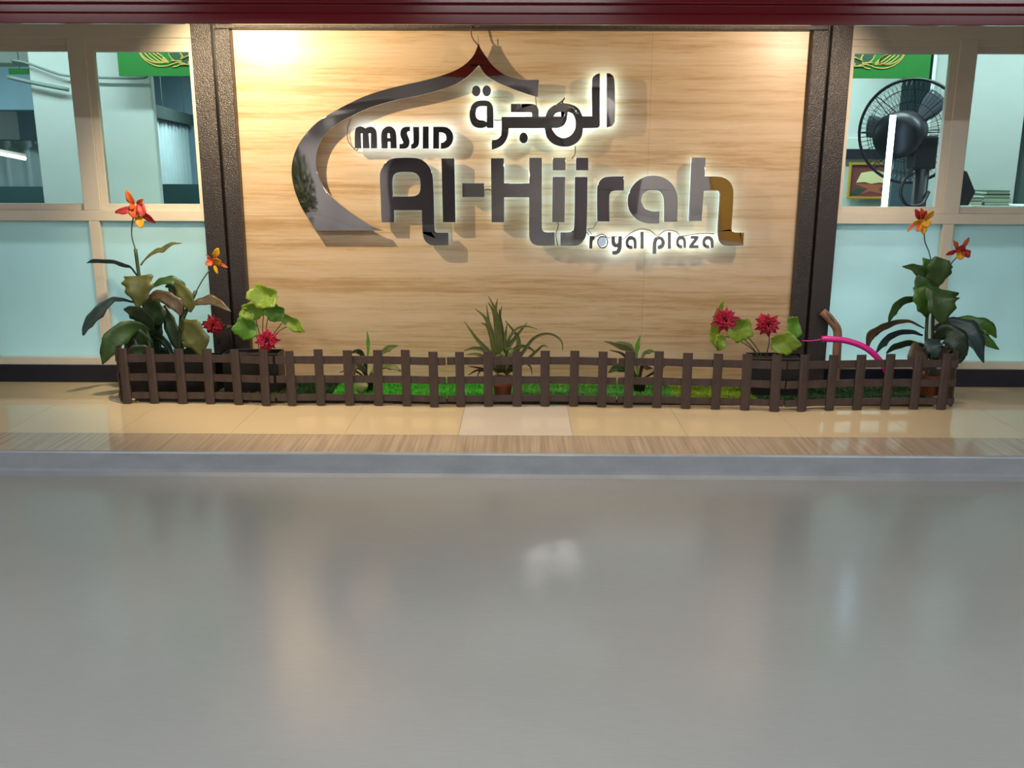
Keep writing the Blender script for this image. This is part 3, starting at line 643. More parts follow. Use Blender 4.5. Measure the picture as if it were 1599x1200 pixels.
rp_ = thing('little_steel_lettering', 'little steel lettering reading royal plaza, glowing at its edges', 'sign', at(1015, 398, FACE))
def w8(n_, *loops): return letter(n_, [cv(l, *S8) for l in loops], rp_, M_STEEL_S, LED_RP)
w8('letter_r', [(310, 250), (312, 148), (354, 148), (353, 178), (341, 182), (336, 200), (336, 250)])
w8('letter_o', ell(418, 198, 45, 50), ell(418, 198, 36, 41))
extruded('led_module', [cv(ell(418, 198, 34, 39), *S8)], 5.695, 5.70, led(.6, (.75, .85, 1, 1)), rp_)
w8('letter_y', [(488, 150), (518, 150), (520, 198), (530, 212), (543, 200), (545, 150), (573, 150), (571, 245), (556, 284), (522, 300), (494, 296), (498, 270), (528, 266), (540, 242), (512, 240), (492, 218)])
def small_a(x0, x1, y0, y1): return [(x0 + (p[0] - 721) / 311 * (x1 - x0), y0 + (p[1] - 218) / 300 * (y1 - y0)) for p in a_pts]
w8('letter_a', small_a(603, 692, 148, 254)); w8('letter_l', [(723, 115), (748, 115), (748, 251), (723, 251)])
w8('letter_p', [(820, 292), (824, 195), (836, 166), (870, 150), (904, 160), (920, 195), (911, 234), (886, 253), (862, 253), (862, 226), (884, 219), (893, 196), (881, 176), (862, 179), (853, 203), (850, 292)])
w8('letter_l', [(943, 118), (968, 118), (968, 251), (943, 251)])
w8('letter_a', small_a(1010, 1090, 146, 248))
w8('letter_z', [(1128, 148), (1190, 148), (1190, 168), (1150, 222), (1190, 222), (1190, 247), (1116, 247), (1116, 228), (1156, 172), (1128, 172)])
w8('letter_a', small_a(1222, 1312, 148, 248))
px_tube('sign_cable', [(916, 362, 5.705), (924, 372, 5.70), (940, 366, 5.705), (950, 372, 5.705), (958, 368, 5.705), (972, 374, 5.705), (985, 364, 5.705), (1000, 358, 5.705), (1015, 360, 5.705), (1026, 368, 5.705), (1040, 360, 5.705), (1056, 362, 5.705), (1064, 369, 5.705), (1090, 365, 5.705), (1115, 365, 5.705)], .0028, M_CABLE, rp_)
px_tube('sign_cable', [(951, 344, 5.70), (943, 341, 5.705), (932, 346, 5.705), (927, 356, 5.705), (918, 358, 5.705), (924, 366, 5.705)], .0022, M_CABLE, rp_)

# spot lamps that wash the sign, mounted behind the red beam
def spot(x, tgt, w, label, ang, blend, col):
    L0 = Vector((x, 4.74, 2.19)); t = thing('spot_lamp', label, 'lamp', (x, 4.74, 2.45)); d = (Vector(tgt) - L0).normalized()
    tube('stem', [(x, 4.74, 2.45), (x, 4.74, 2.26)], .01, M_BLACKP, t)
    MB().tube([L0 - d * .10, L0 - d * .09, L0 - d * .02], [.03, .045, .05], 16, False).build('shade', M_BLACKP, t, True)
    ld = bpy.data.lights.new('spot_bulb', 'SPOT'); ld.energy = w; ld.color = col; ld.spot_size = R_(ang); ld.spot_blend = blend; ld.shadow_soft_size = .022
    o = bpy.data.objects.new('spot_bulb', ld); COL.objects.link(o); o.parent = t; o.matrix_parent_inverse = t.matrix_basis.inverted()
    o.location = L0; o.rotation_euler = d.to_track_quat('-Z', 'Y').to_euler()
spot(-1.72, (-1.1, 5.72, 1.15), 172, 'warm spot lamp behind the red beam above the left end of the sign', 130, .5, (1, .79, .5))
spot(1.85, (1.0, 5.72, 1.0), 72, 'warm spot lamp behind the red beam above the right end of the sign', 126, .6, (1, .80, .6))

# ================================================================== FENCE
FZ = [(.249, .293), (.137, .179), (.03, .068)]
def picket_mesh(w=.052, d=.014, h=.327):
    mb = MB(); n0 = 0
    prof = []
    for (x, y) in ((-w / 2, d), (-w / 2, d * .35), (-w / 4, 0), (w / 4, 0), (w / 2, d * .35), (w / 2, d)): prof.append((x, y))
    for z in (0, h):
        for x, y in prof: mb.v.append((x, y, z))
    k = len(prof)
    for i in range(k): mb.f.append((i, (i + 1) % k, k + (i + 1) % k, k + i))
    mb.f.append(tuple(range(k))[::-1]); mb.f.append(tuple(range(k, 2 * k)))
    me = bpy.data.meshes.new('picket'); me.from_pydata(mb.v, [], mb.f); me.materials.append(M_FENCE); return me
PM = picket_mesh()
SECT = [([(198.5, 630.7), (241, 630.2), (285, 630.7), (328, 631), (372, 632.2), (415, 634)], (193, 430), 'brown picket fence section at the left end, beneath the tall orange flowers'),
        ([(456, 634), (501, 633.6), (546, 633.6), (591, 633.8), (635, 634.6), (678, 636)], (434, 697), 'brown picket fence section second from the left, right of the pink lotus'),
        ([(719.5, 635.6), (763, 635.2), (807.5, 635), (851, 634.8), (895.5, 635), (939.5, 636.4)], (699, 961), 'middle brown picket fence section in front of the terracotta aloe pot'),
        ([(981, 637), (1025.5, 637), (1070.5, 638.6), (1117, 639.6), (1163, 641), (1209, 643)], (964, 1222), 'brown picket fence section second from the right, under the two pink lotus flowers'),
        ([(1252.5, 643), (1296, 641.4), (1339, 640.4), (1383, 640), (1427, 639.6), (1470, 640)], (1224, 1487), 'brown picket fence section at the right end, below the magenta hose')]
for pk, (xa, xb), lab in SECT:
    base = [fl(x, y, .004) for x, y in pk]
    t = thing('picket_fence', lab, 'fence', (base[2].x, base[2].y, .004), 'picket fence sections')
    for i, p in enumerate(base):
        q = base[min(i + 1, 5)] - base[max(i - 1, 0)]
        o = bpy.data.objects.new('picket', PM); COL.objects.link(o); o.parent = t; o.matrix_parent_inverse = t.matrix_basis.inverted()
        o.location = p; o.rotation_euler = (R_(random.uniform(-1, 1)), R_(random.uniform(-.8, .8)), math.atan2(q.y, q.x) + R_(random.uniform(-2, 2)))
        o.scale = (random.uniform(.95, 1.05), 1, random.uniform(.985, 1.015))
    d0 = (base[0] - base[1]).normalized(); d1 = (base[5] - base[4]).normalized()
    e0 = base[0] + d0 * abs((fl(xa, pk[0][1]).x - base[0].x) / d0.x); e1 = base[5] + d1 * abs((fl(xb, pk[5][1]).x - base[5].x) / d1.x)
    line = [e0] + base + [e1]
    for z0, z1 in FZ:
        mb = MB()
        for p in line:
            for (dy, z) in ((.014, z0), (.014, z1), (.024, z1), (.024, z0)): mb.v.append((p.x, p.y + dy, z + random.uniform(-.0015, .0015)))
        for k in range(len(line) - 1):
            for i in range(4): mb.f.append((4 * k + i, 4 * k + (i + 1) % 4, 4 * k + 4 + (i + 1) % 4, 4 * k + 4 + i))
        mb.f.append((0, 3, 2, 1)); e = 4 * (len(line) - 1); mb.f.append((e, e + 1, e + 2, e + 3))
        mb.build('rail', M_FENCE, t)
for (px, py, lab, s) in ((187, 628, 'short brown fence return running back to the wall at the left end', -1), (1488, 637, 'short brown fence return running back to the wall at the right end', 1)):
    b0 = fl(px, py, .004); t = thing('picket_fence', lab, 'fence', (b0.x, b0.y, .004), 'picket fence sections')
    for k in range(4):
        o = bpy.data.objects.new('picket', PM); COL.objects.link(o); o.parent = t; o.matrix_parent_inverse = t.matrix_basis.inverted()
        o.location = (b0.x + s * .012, b0.y + .05 + .125 * k, .004); o.rotation_euler = (0, 0, R_(90 * s))
    for z0, z1 in FZ: box('rail', *sorted((b0.x - s * .003, b0.x - s * .014)), b0.y - .01, 5.66, z0, z1, M_FENCE, t)

# ================================================================== TURF
def turf(x0, x1, y0, y1, m, label, n, h=.02):
    x0 += .002; x1 -= .002; mb = MB().box(x0, x1, y0, y1, .0, .022)
    for _ in range(n):
        x = random.uniform(x0, x1); y = random.uniform(y0, y1); a = random.uniform(0, 6.28); l = random.uniform(.6, 1.2) * h; w = .0035
        c, s = math.cos(a) * w, math.sin(a) * w; k = len(mb.v)
        mb.v += [(x - c, y - s, .021), (x + c, y + s, .021), (min(max(x + random.uniform(-.012, .012), x0), x1), y + random.uniform(-.012, .012), .021 + l)]; mb.f.append((k, k + 1, k + 2))
    return stuff(tag(mb.build('artificial_turf', m), label, 'turf'))
turf(-2.27, -1.35, 5.22, 5.63, M_TURF3, 'dull olive moss mat behind the left fence section', 5000, .012)
turf(-1.35, -1.12, 5.22, 5.7, M_TURF5, 'dark green turf patch beside the black lotus planter', 2500, .03)
turf(-1.12, -.02, 5.22, 5.7, M_TURF1, 'vivid green artificial turf left of the aloe pot', 11000)
turf(-.02, .93, 5.22, 5.7, M_TURF4, 'mid green artificial turf right of the aloe pot', 9500)
turf(.93, 1.4, 5.22, 5.7, M_TURF2, 'lime green artificial turf patch below the lotus flowers', 4500)
turf(1.4, 2.44, 5.22, 5.63, M_TURF5, 'dark green moss mat behind the right fence section', 5000, .014)

M_MOSS = mat('mossy_timber', lin(58, 58, 38), .85, col2=lin(38, 34, 26), vscale=(12, 12, 30))
tag(box('edging_board', -2.24, 2.42, 5.2, 5.214, 0, .03, M_MOSS, None, .002), 'low mossy timber edging board behind the foot of the fence', 'board')

# ================================================================== PLANTS
def leaf(parent, pts, ws, m, Y=5.4, tilt=0.0, wav=.10, fold=.18, name='leaf', n=5):
    "a blade along pts (px, py[, depth offset]) with widths in px; tilt turns the blade about its own axis"
    C3 = [Vector((p[0], p[1], p[2] if len(p) > 2 else 0)) for p in pts]; c = spl(C3, n)
    wv = [x for x in ws]; N_ = len(c); v = []; f = []
    sc = Y / F_PX
    P = [at(p.x, p.y, Y + p.z) for p in c]
    ph = random.uniform(0, 6)
    for i in range(N_):
        s_ = i / (N_ - 1) * (len(wv) - 1); k = min(int(s_), len(wv) - 2); w = (wv[k] * (1 - (s_ - k)) + wv[k + 1] * (s_ - k)) * sc / 2
        t = (P[min(i + 1, N_ - 1)] - P[max(i - 1, 0)]).normalized()
        pr = t.cross(Vector((0, 1, 0)))
        pr = pr.normalized() if pr.length > 1e-5 else Vector((1, 0, 0))
        nn = pr.cross(t).normalized(); tl_ = R_(tilt)
        wd_ = pr * math.cos(tl_) + nn * math.sin(tl_); up = nn * math.cos(tl_) - pr * math.sin(tl_)
        for j in (-1, -.5, 0, .5, 1):
            wob = 1 + wav * math.sin(i * 1.3 + ph + j * 2) * (abs(j) > .6)
            v.append(P[i] + wd_ * j * w * wob + up * (-(fold * w * abs(j)) + wav * .5 * w * math.sin(i * 1.1 + ph) * j))
    for i in range(N_ - 1):
        for j in range(4): a = i * 5 + j; f.append((a, a + 1, a + 6, a + 5))
    o = pyd(name, v, f, m, parent, True); md = o.modifiers.new('thick', 'SOLIDIFY'); md.thickness = .0012; md.offset = 0
    return o
def stem(parent, pts, r, m, name='stem', Y=5.4):
    return tube(name, spl([at(p[0], p[1], Y + (p[2] if len(p) > 2 else 0)) for p in pts], 5), [r] * ((len(pts) - 1) * 5 + 1), m, parent, 7)
def petal(parent, a, b, w, m, Y, dz=0, name='petal', tilt=None):
    mx_, my_ = (a[0] + b[0]) / 2, (a[1] + b[1]) / 2
    return leaf(parent, [(a[0], a[1], 0), (mx_, my_, dz), (b[0], b[1], dz * 1.4)], [w * .35, w * .95, w, w * .25], m, Y, random.uniform(-25, 25) if tilt is None else tilt, .12, .3, name, 4)
def pot(parent, px, ytop, ybot, rt, rb, m, rim=.2, Y=None, square=False):
    c = fl(px, ybot, .024) if Y is None else Vector((at(px, ybot, Y).x, Y, .024)); top = at(px, ytop, c.y).z - .024
    rt *= c.y / F_PX; rb *= c.y / F_PX
    MB().lathe([(rb, 0), (rb + (rt - rb) * .75, top * (1 - rim)), (rt * .96, top * (1 - rim)), (rt * 1.06, top * (1 - rim) + .004), (rt * 1.08, top), (rt * .95, top), (rt * .9, top - .015)], c, 24).build('pot', m, parent, True)
    MB().lathe([(rt * .2, top - .022), (rt * .93, top - .018), (rt * .5, top - .008), (rt * .05, top - .004)], c, 16).build('soil', M_SOIL, parent, True)
    return c
def planter(parent, px0, px1, ytop, Y, dep, m):
    a = at(px0, ytop, Y); b = at(px1, ytop, Y); z = a.z
    mb = MB(); x0, x1 = a.x, b.x; th = .008
    mb.box(x0, x1, Y, Y + th, .024, z).box(x0, x1, Y + dep - th, Y + dep, .024, z).box(x0, x0 + th, Y + th, Y + dep - th, .024, z).box(x1 - th, x1, Y + th, Y + dep - th, .024, z).box(x0 + th, x1 - th, Y + th, Y + dep - th, .024, .03)
    mb.build('pot', m, parent, bevel=.003)
    box('soil', x0 + th, x1 - th, Y + th, Y + dep - th, .03, z - .02, M_SOIL, parent)

# left canna
YC = 5.42
cl = thing('artificial_canna', 'tall leafy artificial canna with orange and yellow flowers at the left window', 'plant', (at(250, 600, YC).x, YC, .022))
planter(cl, 200, 335, 561, 5.34, .2, M_BLACKP)
stem(cl, [(238, 590, 0), (236, 560), (228, 500), (218, 437), (211.5, 389)], .0105, M_STEM, Y=YC)
stem(cl, [(211.5, 390), (206, 370), (206, 352), (209, 338)], .004, M_STEMB, Y=YC)
stem(cl, [(276, 590), (280, 545), (284, 504), (306, 455)], .012, M_STEM, Y=YC)
stem(cl, [(306, 456), (316, 438), (327, 422)], .004, M_STEMB, Y=YC)
LV = [([(214.6, 431), (204, 417.6), (192, 414), (177, 409), (147, 407.8), (135.5, 411)], [3, 4, 8, 7, 7, 1], G_BL, 0, 20),
      ([(219.8, 414.6), (228, 404), (243, 392.8), (255, 390), (267, 381.6), (284, 380)], [3, 3, 7, 9, 6, 1], G_OL, 0, 20),
      ([(217, 431, -.03), (217, 445, -.05), (216.5, 462, -.06), (216, 482, -.05)], [44, 48, 34, 2], G_OL, -.02, 0),
      ([(236, 450), (250, 441), (268, 438), (284, 446), (291, 459)], [4, 12, 14, 11, 2], G_MD, .03, 30),
      ([(225, 472, -.02), (247, 461, -.06), (264, 468, -.08), (277, 478, -.09), (282, 494, -.09)], [5, 16, 22, 22, 2], G_BN, 0, 10),
      ([(272, 442), (285, 455, -.03), (295, 474, -.04), (298, 488, -.04)], [6, 22, 24, 3], G_OL, .02, 0),
      ([(299, 475), (312, 472), (330, 469), (346, 477, -.03), (361, 487, -.05)], [4, 12, 17, 11, 1], G_BN, 0, 25),
      ([(209, 472), (187.5, 467.5), (172.5, 470, -.03), (153, 488, -.06), (137, 507, -.08), (129.5, 524, -.09)], [3, 7, 10, 19, 14, 3], G_BL, -.02, 15),
      ([(238, 520), (226, 498, -.03), (208, 486, -.06), (193, 483, -.08)], [10, 32, 24, 2], G_DK, 0, 10),
      ([(240, 522, .02), (212, 511, -.04), (185, 524, -.10), (170, 545, -.13), (160, 569, -.13)], [6, 24, 34, 28, 2], G_MD, 0, 12),
      ([(226, 468, .03), (238, 480, .02), (246, 494, 0), (246, 510, 0)], [14, 34, 32, 8], G_DK, .03, 0),
      ([(255, 478, .05), (264, 500, .03), (273, 524, .02), (284, 552, .02)], [8, 20, 24, 10], G_DK, .03, 0),
      ([(282, 507, -.03), (297, 517, -.06), (309, 534, -.08), (316, 556, -.08)], [14, 44, 42, 4], G_OL, 0, 0),
      ([(240, 556, .02), (228, 538, 0), (212, 528, -.02), (196, 545, -.04)], [8, 26, 34, 4], G_DK, 0, 0),
      ([(272, 560), (262, 540, .02), (250, 528, .03), (236, 530, .03)], [6, 12, 12, 2], G_DK, .04, 0),
      ([(276, 540, .06), (285, 490, .06), (268, 450, .05), (258, 448, .05)], [6, 10, 12, 2], G_DK, .05, 0),
      ([(240, 560, .0), (225, 548, -.03), (205, 552, -.05), (190, 566, -.05)], [6, 20, 22, 3], G_DK, 0, 0),
      ([(282, 570), (292, 552, -.02), (306, 548, -.04), (322, 562, -.04)], [6, 16, 18, 3], G_DK, 0, 0),
      ([(244, 562, .04), (238, 530, .05), (240, 505, .05), (250, 488, .05)], [14, 34, 34, 6], G_DK, .03, 0),
      ([(272, 562, .06), (262, 556, .06), (248, 552, .06), (228, 556, .06)], [8, 22, 26, 8], G_DK, .03, 0)]
for pts, ws, m, dy, ti in LV: leaf(cl, pts, ws, m, YC + dy, ti)
for a, b, w, m in (((209, 322), (197, 297), 11, P_OR), ((210, 326), (180, 332), 11, P_RD), ((217, 328), (243, 348), 12, P_RD), ((212, 322), (209, 341), 18, P_OR), ((217, 316), (224, 338), 14, P_RD), ((215, 336), (221, 356), 14, P_YE), ((213, 318), (224, 311), 6, P_OR), ((209, 318), (204, 328), 10, P_OR)):
    petal(cl, a, b, w, m, YC - .02, -.02)
for a, b, w, m in (((335, 404), (341, 388), 11, P_YE), ((333, 410), (345, 407), 13, P_YE), ((333, 408), (321, 413), 12, P_OR), ((334, 412), (340, 428), 6, P_YE), ((338, 410), (356, 418), 5, P_OR), ((335, 400), (337, 408), 8, P_RD), ((332, 408), (321, 397), 3, P_OR)):
    petal(cl, a, b, w, m, YC - .03, -.02)

# right canna
cr = thing('artificial_canna', 'tall leafy artificial canna with two orange flowers at the right window', 'plant', (at(1449, 612, YC).x, YC, .022))
pot(cr, 1447, 584, 618, 20, 14, M_TERRA, .3, 5.40)
for p in ([(1447, 590), (1446, 540), (1448, 490), (1452, 440), (1454, 405)], [(1453, 590), (1456, 530), (1457, 494), (1462, 460)]): stem(cr, p, .010, M_STEM, Y=YC)
stem(cr, [(1454, 407), (1450, 392), (1444, 376), (1443, 352)], .0035, M_STEMB, Y=YC)
stem(cr, [(1463, 456), (1468, 442), (1477, 427), (1486, 411), (1496, 400)], .0035, M_STEM, Y=YC)
LV = [([(1455, 450, 0), (1462, 432, -.03), (1467, 416, -.05), (1472, 404, -.05)], [12, 34, 40, 24], G_MD, 0, 0),
      ([(1452, 448), (1441, 428, -.02), (1426, 418, -.04), (1409, 416.5, -.05)], [14, 22, 12, 2], G_MD, 0, 0),
      ([(1450, 405, .02), (1449, 418, 0), (1450, 432, 0), (1452, 448, 0)], [20, 20, 16, 6], G_BR, .01, 0),
      ([(1454, 474), (1444, 458, -.02), (1438, 444, -.03), (1433, 430, -.03)], [14, 30, 26, 6], G_MD, 0, 0),
      ([(1470, 452, -.06), (1469, 466, -.09), (1471, 486, -.1), (1474, 507, -.08)], [48, 50, 38, 3], G_MD, 0, 0),
      ([(1437, 448, -.03), (1440, 464, -.05), (1444, 480, -.04), (1448, 494, -.02)], [22, 30, 24, 6], G_BR, 0, 0),
      ([(1445, 486), (1435, 473), (1425, 467), (1405, 473, -.03), (1394, 487, -.05), (1387, 505, -.06)], [5, 9, 10, 17, 16, 2], G_MD, 0, 20),
      ([(1443, 513), (1420, 502), (1397, 504, -.03), (1374, 513, -.06), (1358, 525, -.08), (1355, 542, -.08)], [2, 5, 11, 16, 20, 5], G_BN, 0, 25),
      ([(1441, 524), (1420, 518), (1396, 522, -.04), (1380, 534, -.07), (1367, 552, -.08)], [3, 9, 13, 18, 2], G_BL, 0, 25),
      ([(1442, 541), (1420, 536, -.02), (1396, 542, -.04), (1384, 552, -.04)], [5, 11, 12, 3], G_DK, 0, 15),
      ([(1478, 508), (1500, 501, -.02), (1524, 504, -.05), (1544, 513, -.06), (1556, 528, -.06)], [5, 14, 18, 24, 2], G_BR, 0, 20),
      ([(1515, 510, -.04), (1530, 520, -.06), (1545, 536, -.07), (1560, 546, -.07)], [8, 16, 14, 2], G_BR, 0, 10),
      ([(1454, 516), (1480, 507, -.02), (1508, 516, -.06), (1524, 535, -.09), (1536, 567, -.1)], [4, 20, 36, 28, 2], G_BL, 0, 12),
      ([(1458, 528, -.02), (1478, 520, -.06), (1497, 536, -.1), (1509, 556, -.1)], [8, 32, 34, 3], G_DK, -.02, 0),
      ([(1455, 530, -.1), (1457, 540, -.13), (1460, 550, -.14), (1460, 560, -.14)], [20, 28, 20, 2], G_BL, 0, 0),
      ([(1436, 540, -.08), (1432, 552, -.12), (1431, 566, -.13), (1432, 579, -.13)], [22, 32, 26, 3], G_BN, 0, 0),
      ([(1475, 540, -.02), (1488, 545, -.05), (1496, 556, -.06), (1498, 568, -.06)], [16, 34, 30, 4], G_DK, 0, 0),
      ([(1450, 560), (1465, 552, -.03), (1480, 560, -.05), (1486, 574, -.05)], [10, 26, 26, 4], G_DK, .02, 0)]
for pts, ws, m, dy, ti in LV: leaf(cr, pts, ws, m, YC + dy, ti)
for a, b, w, m in (((1438, 345), (1429, 327), 9, P_RD), ((1440, 344), (1438, 325), 9, P_OR), ((1442, 343), (1446, 329), 8, P_RD), ((1443, 343), (1458, 330), 11, P_YE), ((1443, 344), (1451, 354), 13, P_YE), ((1440, 346), (1426, 348), 9, P_YE), ((1430, 346), (1417, 362), 5, P_OR), ((1440, 347), (1432, 362), 11, P_OR), ((1441, 347), (1441, 366), 13, P_YE)):
    petal(cr, a, b, w, m, YC - .02, -.02)
for a, b, w, m in (((1496, 392), (1489, 376), 9, P_OR), ((1494, 392), (1477, 398), 7, P_RD), ((1502, 388), (1513, 371), 8, P_OR), ((1498, 393), (1505, 382), 12, P_RD), ((1502, 390), (1514, 402), 14, P_RD), ((1497, 392), (1501, 406), 13, P_YE), ((1494, 386), (1497, 394), 10, P_RD)):
    petal(cr, a, b, w, m, YC - .02, -.02)

# lotus leaves and flowers
def lotus_leaf(parent, cx, cy, rx, ry, rot, m, Y, cup=.3, tiltx=0, name='leaf'):
    c = at(cx, cy, Y); s_ = Y / F_PX; v = [c]; f = []; NS, NR = 28, 5; ph = random.uniform(0, 6)
    for i in range(1, NR + 1):
        rr = i / NR
        for k in range(NS):
            th = 2 * math.pi * k / NS
            wob = 1 + (.09 * math.sin(5 * th + ph) + .05 * math.sin(9 * th)) * rr
            x = rx * rr * math.cos(th) * wob; y = ry * rr * math.sin(th) * wob
            xr = x * math.cos(R_(rot)) - y * math.sin(R_(rot)); yr = x * math.sin(R_(rot)) + y * math.cos(R_(rot))
            d = (cup * (rr ** 1.6) + .07 * rr * math.cos(14 * th) + .24 * rr * rr * math.sin(3 * th + ph)) * min(rx, ry)
            v.append(c + Vector((xr * s_, (-d + tiltx * yr) * s_, yr * s_)))
    for k in range(NS): f.append((0, 1 + k, 1 + (k + 1) % NS))
    for i in range(NR - 1):
        for k in range(NS):
            a = 1 + i * NS + k; b = 1 + i * NS + (k + 1) % NS; f.append((a, a + NS, b + NS, b))
    o = pyd(name, v, f, m, parent, True); md = o.modifiers.new('thick', 'SOLIDIFY'); md.thickness = .0014; md.offset = 0
    return o
def lotus_flower(parent, cx, cy, r, m, Y, m2=None):
    c = Vector((cx, cy))
    for ring, (n_, rr, w, dz) in enumerate(((9, 1.05, .5, -.008), (9, .9, .5, -.022), (8, .65, .46, -.036), (6, .38, .4, -.05))):
        for k in range(n_):
            th = 2 * math.pi * (k + .5 * ring) / n_ + random.uniform(-.15, .15); L_ = r * rr * random.uniform(.85, 1.12)
            a = (cx + .03 * r * math.cos(th), cy + .03 * r * math.sin(th)); b = (cx + L_ * math.cos(th), cy + L_ * .92 * math.sin(th)); mid = ((a[0] + b[0]) / 2, (a[1] + b[1]) / 2)
            leaf(parent, [(a[0], a[1], 0), (mid[0], mid[1], dz), (b[0], b[1], dz * (1.2 if ring else .3))], [w * r * .5, w * r, w * r * .75, 1], m if (k + ring) % 3 else (m2 or m), Y - .004 * ring, 0, .05, .35, 'petal', 3)
YL = 5.45
ll = thing('artificial_lotus', 'artificial lotus with lime leaves and a pink bloom beside the left pilaster', 'plant', (at(392, 600, YL).x, YL, .022))
planter(ll, 346, 433, 553, 5.36, .16, M_BLACKP)
for p in ([(408, 580), (406, 530), (400, 500), (397, 487)], [(410, 580), (410, 520), (413, 462)], [(412, 580), (414, 530), (420, 490), (429, 489)], [(414, 580), (420, 535), (440, 505)], [(416, 580), (430, 525), (452, 508)], [(406, 580), (402, 530), (386, 514)], [(414, 580), (416, 535)]): stem(ll, p, .0025, M_STEMR, Y=YL)
lotus_leaf(ll, 396, 486, 22, 14, 10, G_LO, YL - .01, .35); lotus_leaf(ll, 430, 488, 16, 15, -20, G_LG, YL - .02, .35)
lotus_leaf(ll, 412, 462, 24, 18, -15, G_LO, YL - .05, .45, .3); lotus_leaf(ll, 384, 513, 19, 19, 0, G_LG, YL - .06, .2)
lotus_leaf(ll, 458, 505, 21, 10, -38, G_LO, YL, .5)
leaf(ll, [(392, 478), (380, 480, -.03), (377, 480, -.04)], [12, 8, 1], G_LO, YL)
lotus_flower(ll, 417, 532, 19, P_PK, YL - .1, P_PK2)
lc = thing('artificial_lotus', 'single crimson lotus bloom peeking out left of the pilaster foot', 'plant', (at(338, 600, 5.5).x, 5.5, .022))
stem(lc, [(345, 615), (342, 560), (334, 512)], .0025, M_STEMR, Y=5.5)
lotus_flower(lc, 333, 508, 17, P_PK2, 5.46, P_RD)
leaf(lc, [(338, 514), (350, 512), (362, 509)], [4, 7, 2], G_BN, 5.47); leaf(lc, [(328, 508), (320, 506), (315, 508)], [4, 7, 2], G_BN, 5.47)

lr = thing('artificial_lotus', 'artificial lotus with two pink blooms and lime leaves beside the right pilaster', 'plant', (at(1218, 600, YL).x, YL, .022))
planter(lr, 1176, 1262, 560, 5.34, .18, M_BLACKP)
for p in ([(1192, 590), (1189, 558), (1176, 536), (1158, 518)], [(1190, 590), (1184, 556), (1160, 528), (1134, 505)], [(1196, 590), (1197, 555), (1201, 535), (1200, 510)], [(1200, 590), (1206, 560), (1224, 540)], [(1205, 590), (1225, 560), (1238, 520)], [(1190, 590), (1180, 552), (1150, 530), (1124, 525)]): stem(lr, p, .0032, M_STEM, Y=YL)
leaf(lr, [(1129, 470), (1122, 488), (1116, 508), (1116, 528), (1124, 547)], [4, 14, 16, 22, 8], G_LO, YL, 25)
lotus_leaf(lr, 1155, 515, 19, 20, -30, G_LO, YL - .04, .25); lotus_leaf(lr, 1225, 536, 23, 18, -8, G_LO, YL - .06, .25)
lotus_leaf(lr, 1239, 512, 11, 20, 12, G_LG, YL - .03, .3); lotus_leaf(lr, 1125, 534, 9, 13, 10, G_LO, YL - .04, .3)
lotus_flower(lr, 1132, 500, 21, P_PK, YL - .1, P_PK2); lotus_flower(lr, 1199, 507, 20, P_PK2, YL - .1, P_PK)

# aloe in the middle
YA = 5.27
al = thing('potted_aloe', 'spiky aloe in a terracotta pot behind the middle of the fence', 'plant', (at(785, 632, YA).x, YA, .0))
pot(al, 785, 588, 634, 16, 12, M_TERRA, .4, 5.25)
AL = [[(742, 482.5), (760, 500), (774, 540), (782, 580)], [(724.8, 502), (745, 530), (762, 549), (778, 578)], [(759.7, 475.7), (765, 512), (772, 548), (782, 582)],
      [(763, 463), (776, 493), (779, 540), (783, 582)], [(777, 466.6), (774, 490), (778, 540), (784, 582)], [(784, 477.6), (780, 500), (781, 545), (785, 582)],
      [(762, 472), (772, 490), (777, 530), (783, 582)], [(789, 501), (803, 518), (810, 530), (808, 548), (792, 580)], [(823, 504), (807, 524), (790, 548), (786, 580)],
      [(838.5, 514), (822, 510), (807, 514), (795, 530), (789, 560), (787, 582)], [(878.8, 548), (877, 534), (866, 524), (850, 521.6), (833, 529), (818, 548), (800, 575), (790, 584)],
      [(856, 543), (848, 540), (837, 549), (818, 566), (795, 580)], [(838, 552), (826, 543), (812, 541), (798, 552), (788, 580)],
      [(724.8, 548), (738, 544), (755, 546), (770, 556), (780, 580)], [(726.7, 554), (745, 553.5), (757, 560), (768, 572), (780, 582)],
      [(751, 504), (762, 512), (772, 545), (782, 582)], [(779, 483), (783, 510), (786, 545), (786, 582)], [(770, 478), (779, 505), (781, 545), (784, 582)], [(792, 505), (789, 530), (788, 560), (786, 582)],
      [(831, 586), (828, 572), (815, 566), (797, 575), (788, 584)]]
for i, p in enumerate(AL):
    p = list(reversed(p)); ry = random.uniform(-.05, .05); m_ = G_AL if i not in (10, 11, 19) else G_OL
    q = [(a[0], a[1], -.02 + ry * k / len(p)) for k, a in enumerate(p)]
    ws = [9, 9, 8, 6, 4, 1] if i not in (9, 10, 11, 19) else [6, 6, 5, 4, 3, 1]
    leaf(al, q, ws, m_, YA, random.uniform(-20, 20), .03, .5, 'leaf', 5)
for p in ([(782, 548, -.03), (786, 556, -.05), (776, 560, -.06), (772, 578, -.06)], [(788, 548, -.03), (798, 546, -.05), (796, 560, -.06), (790, 580, -.06)]): leaf(al, p, [5, 8, 8, 2], G_AL, YA)
for p in ([(768, 582), (752, 576), (732, 572)], [(768, 584), (748, 578), (731, 586)], [(766, 584), (752, 578), (745, 588)]): leaf(al, p, [3, 4, 1], G_DRY, YA + .02)

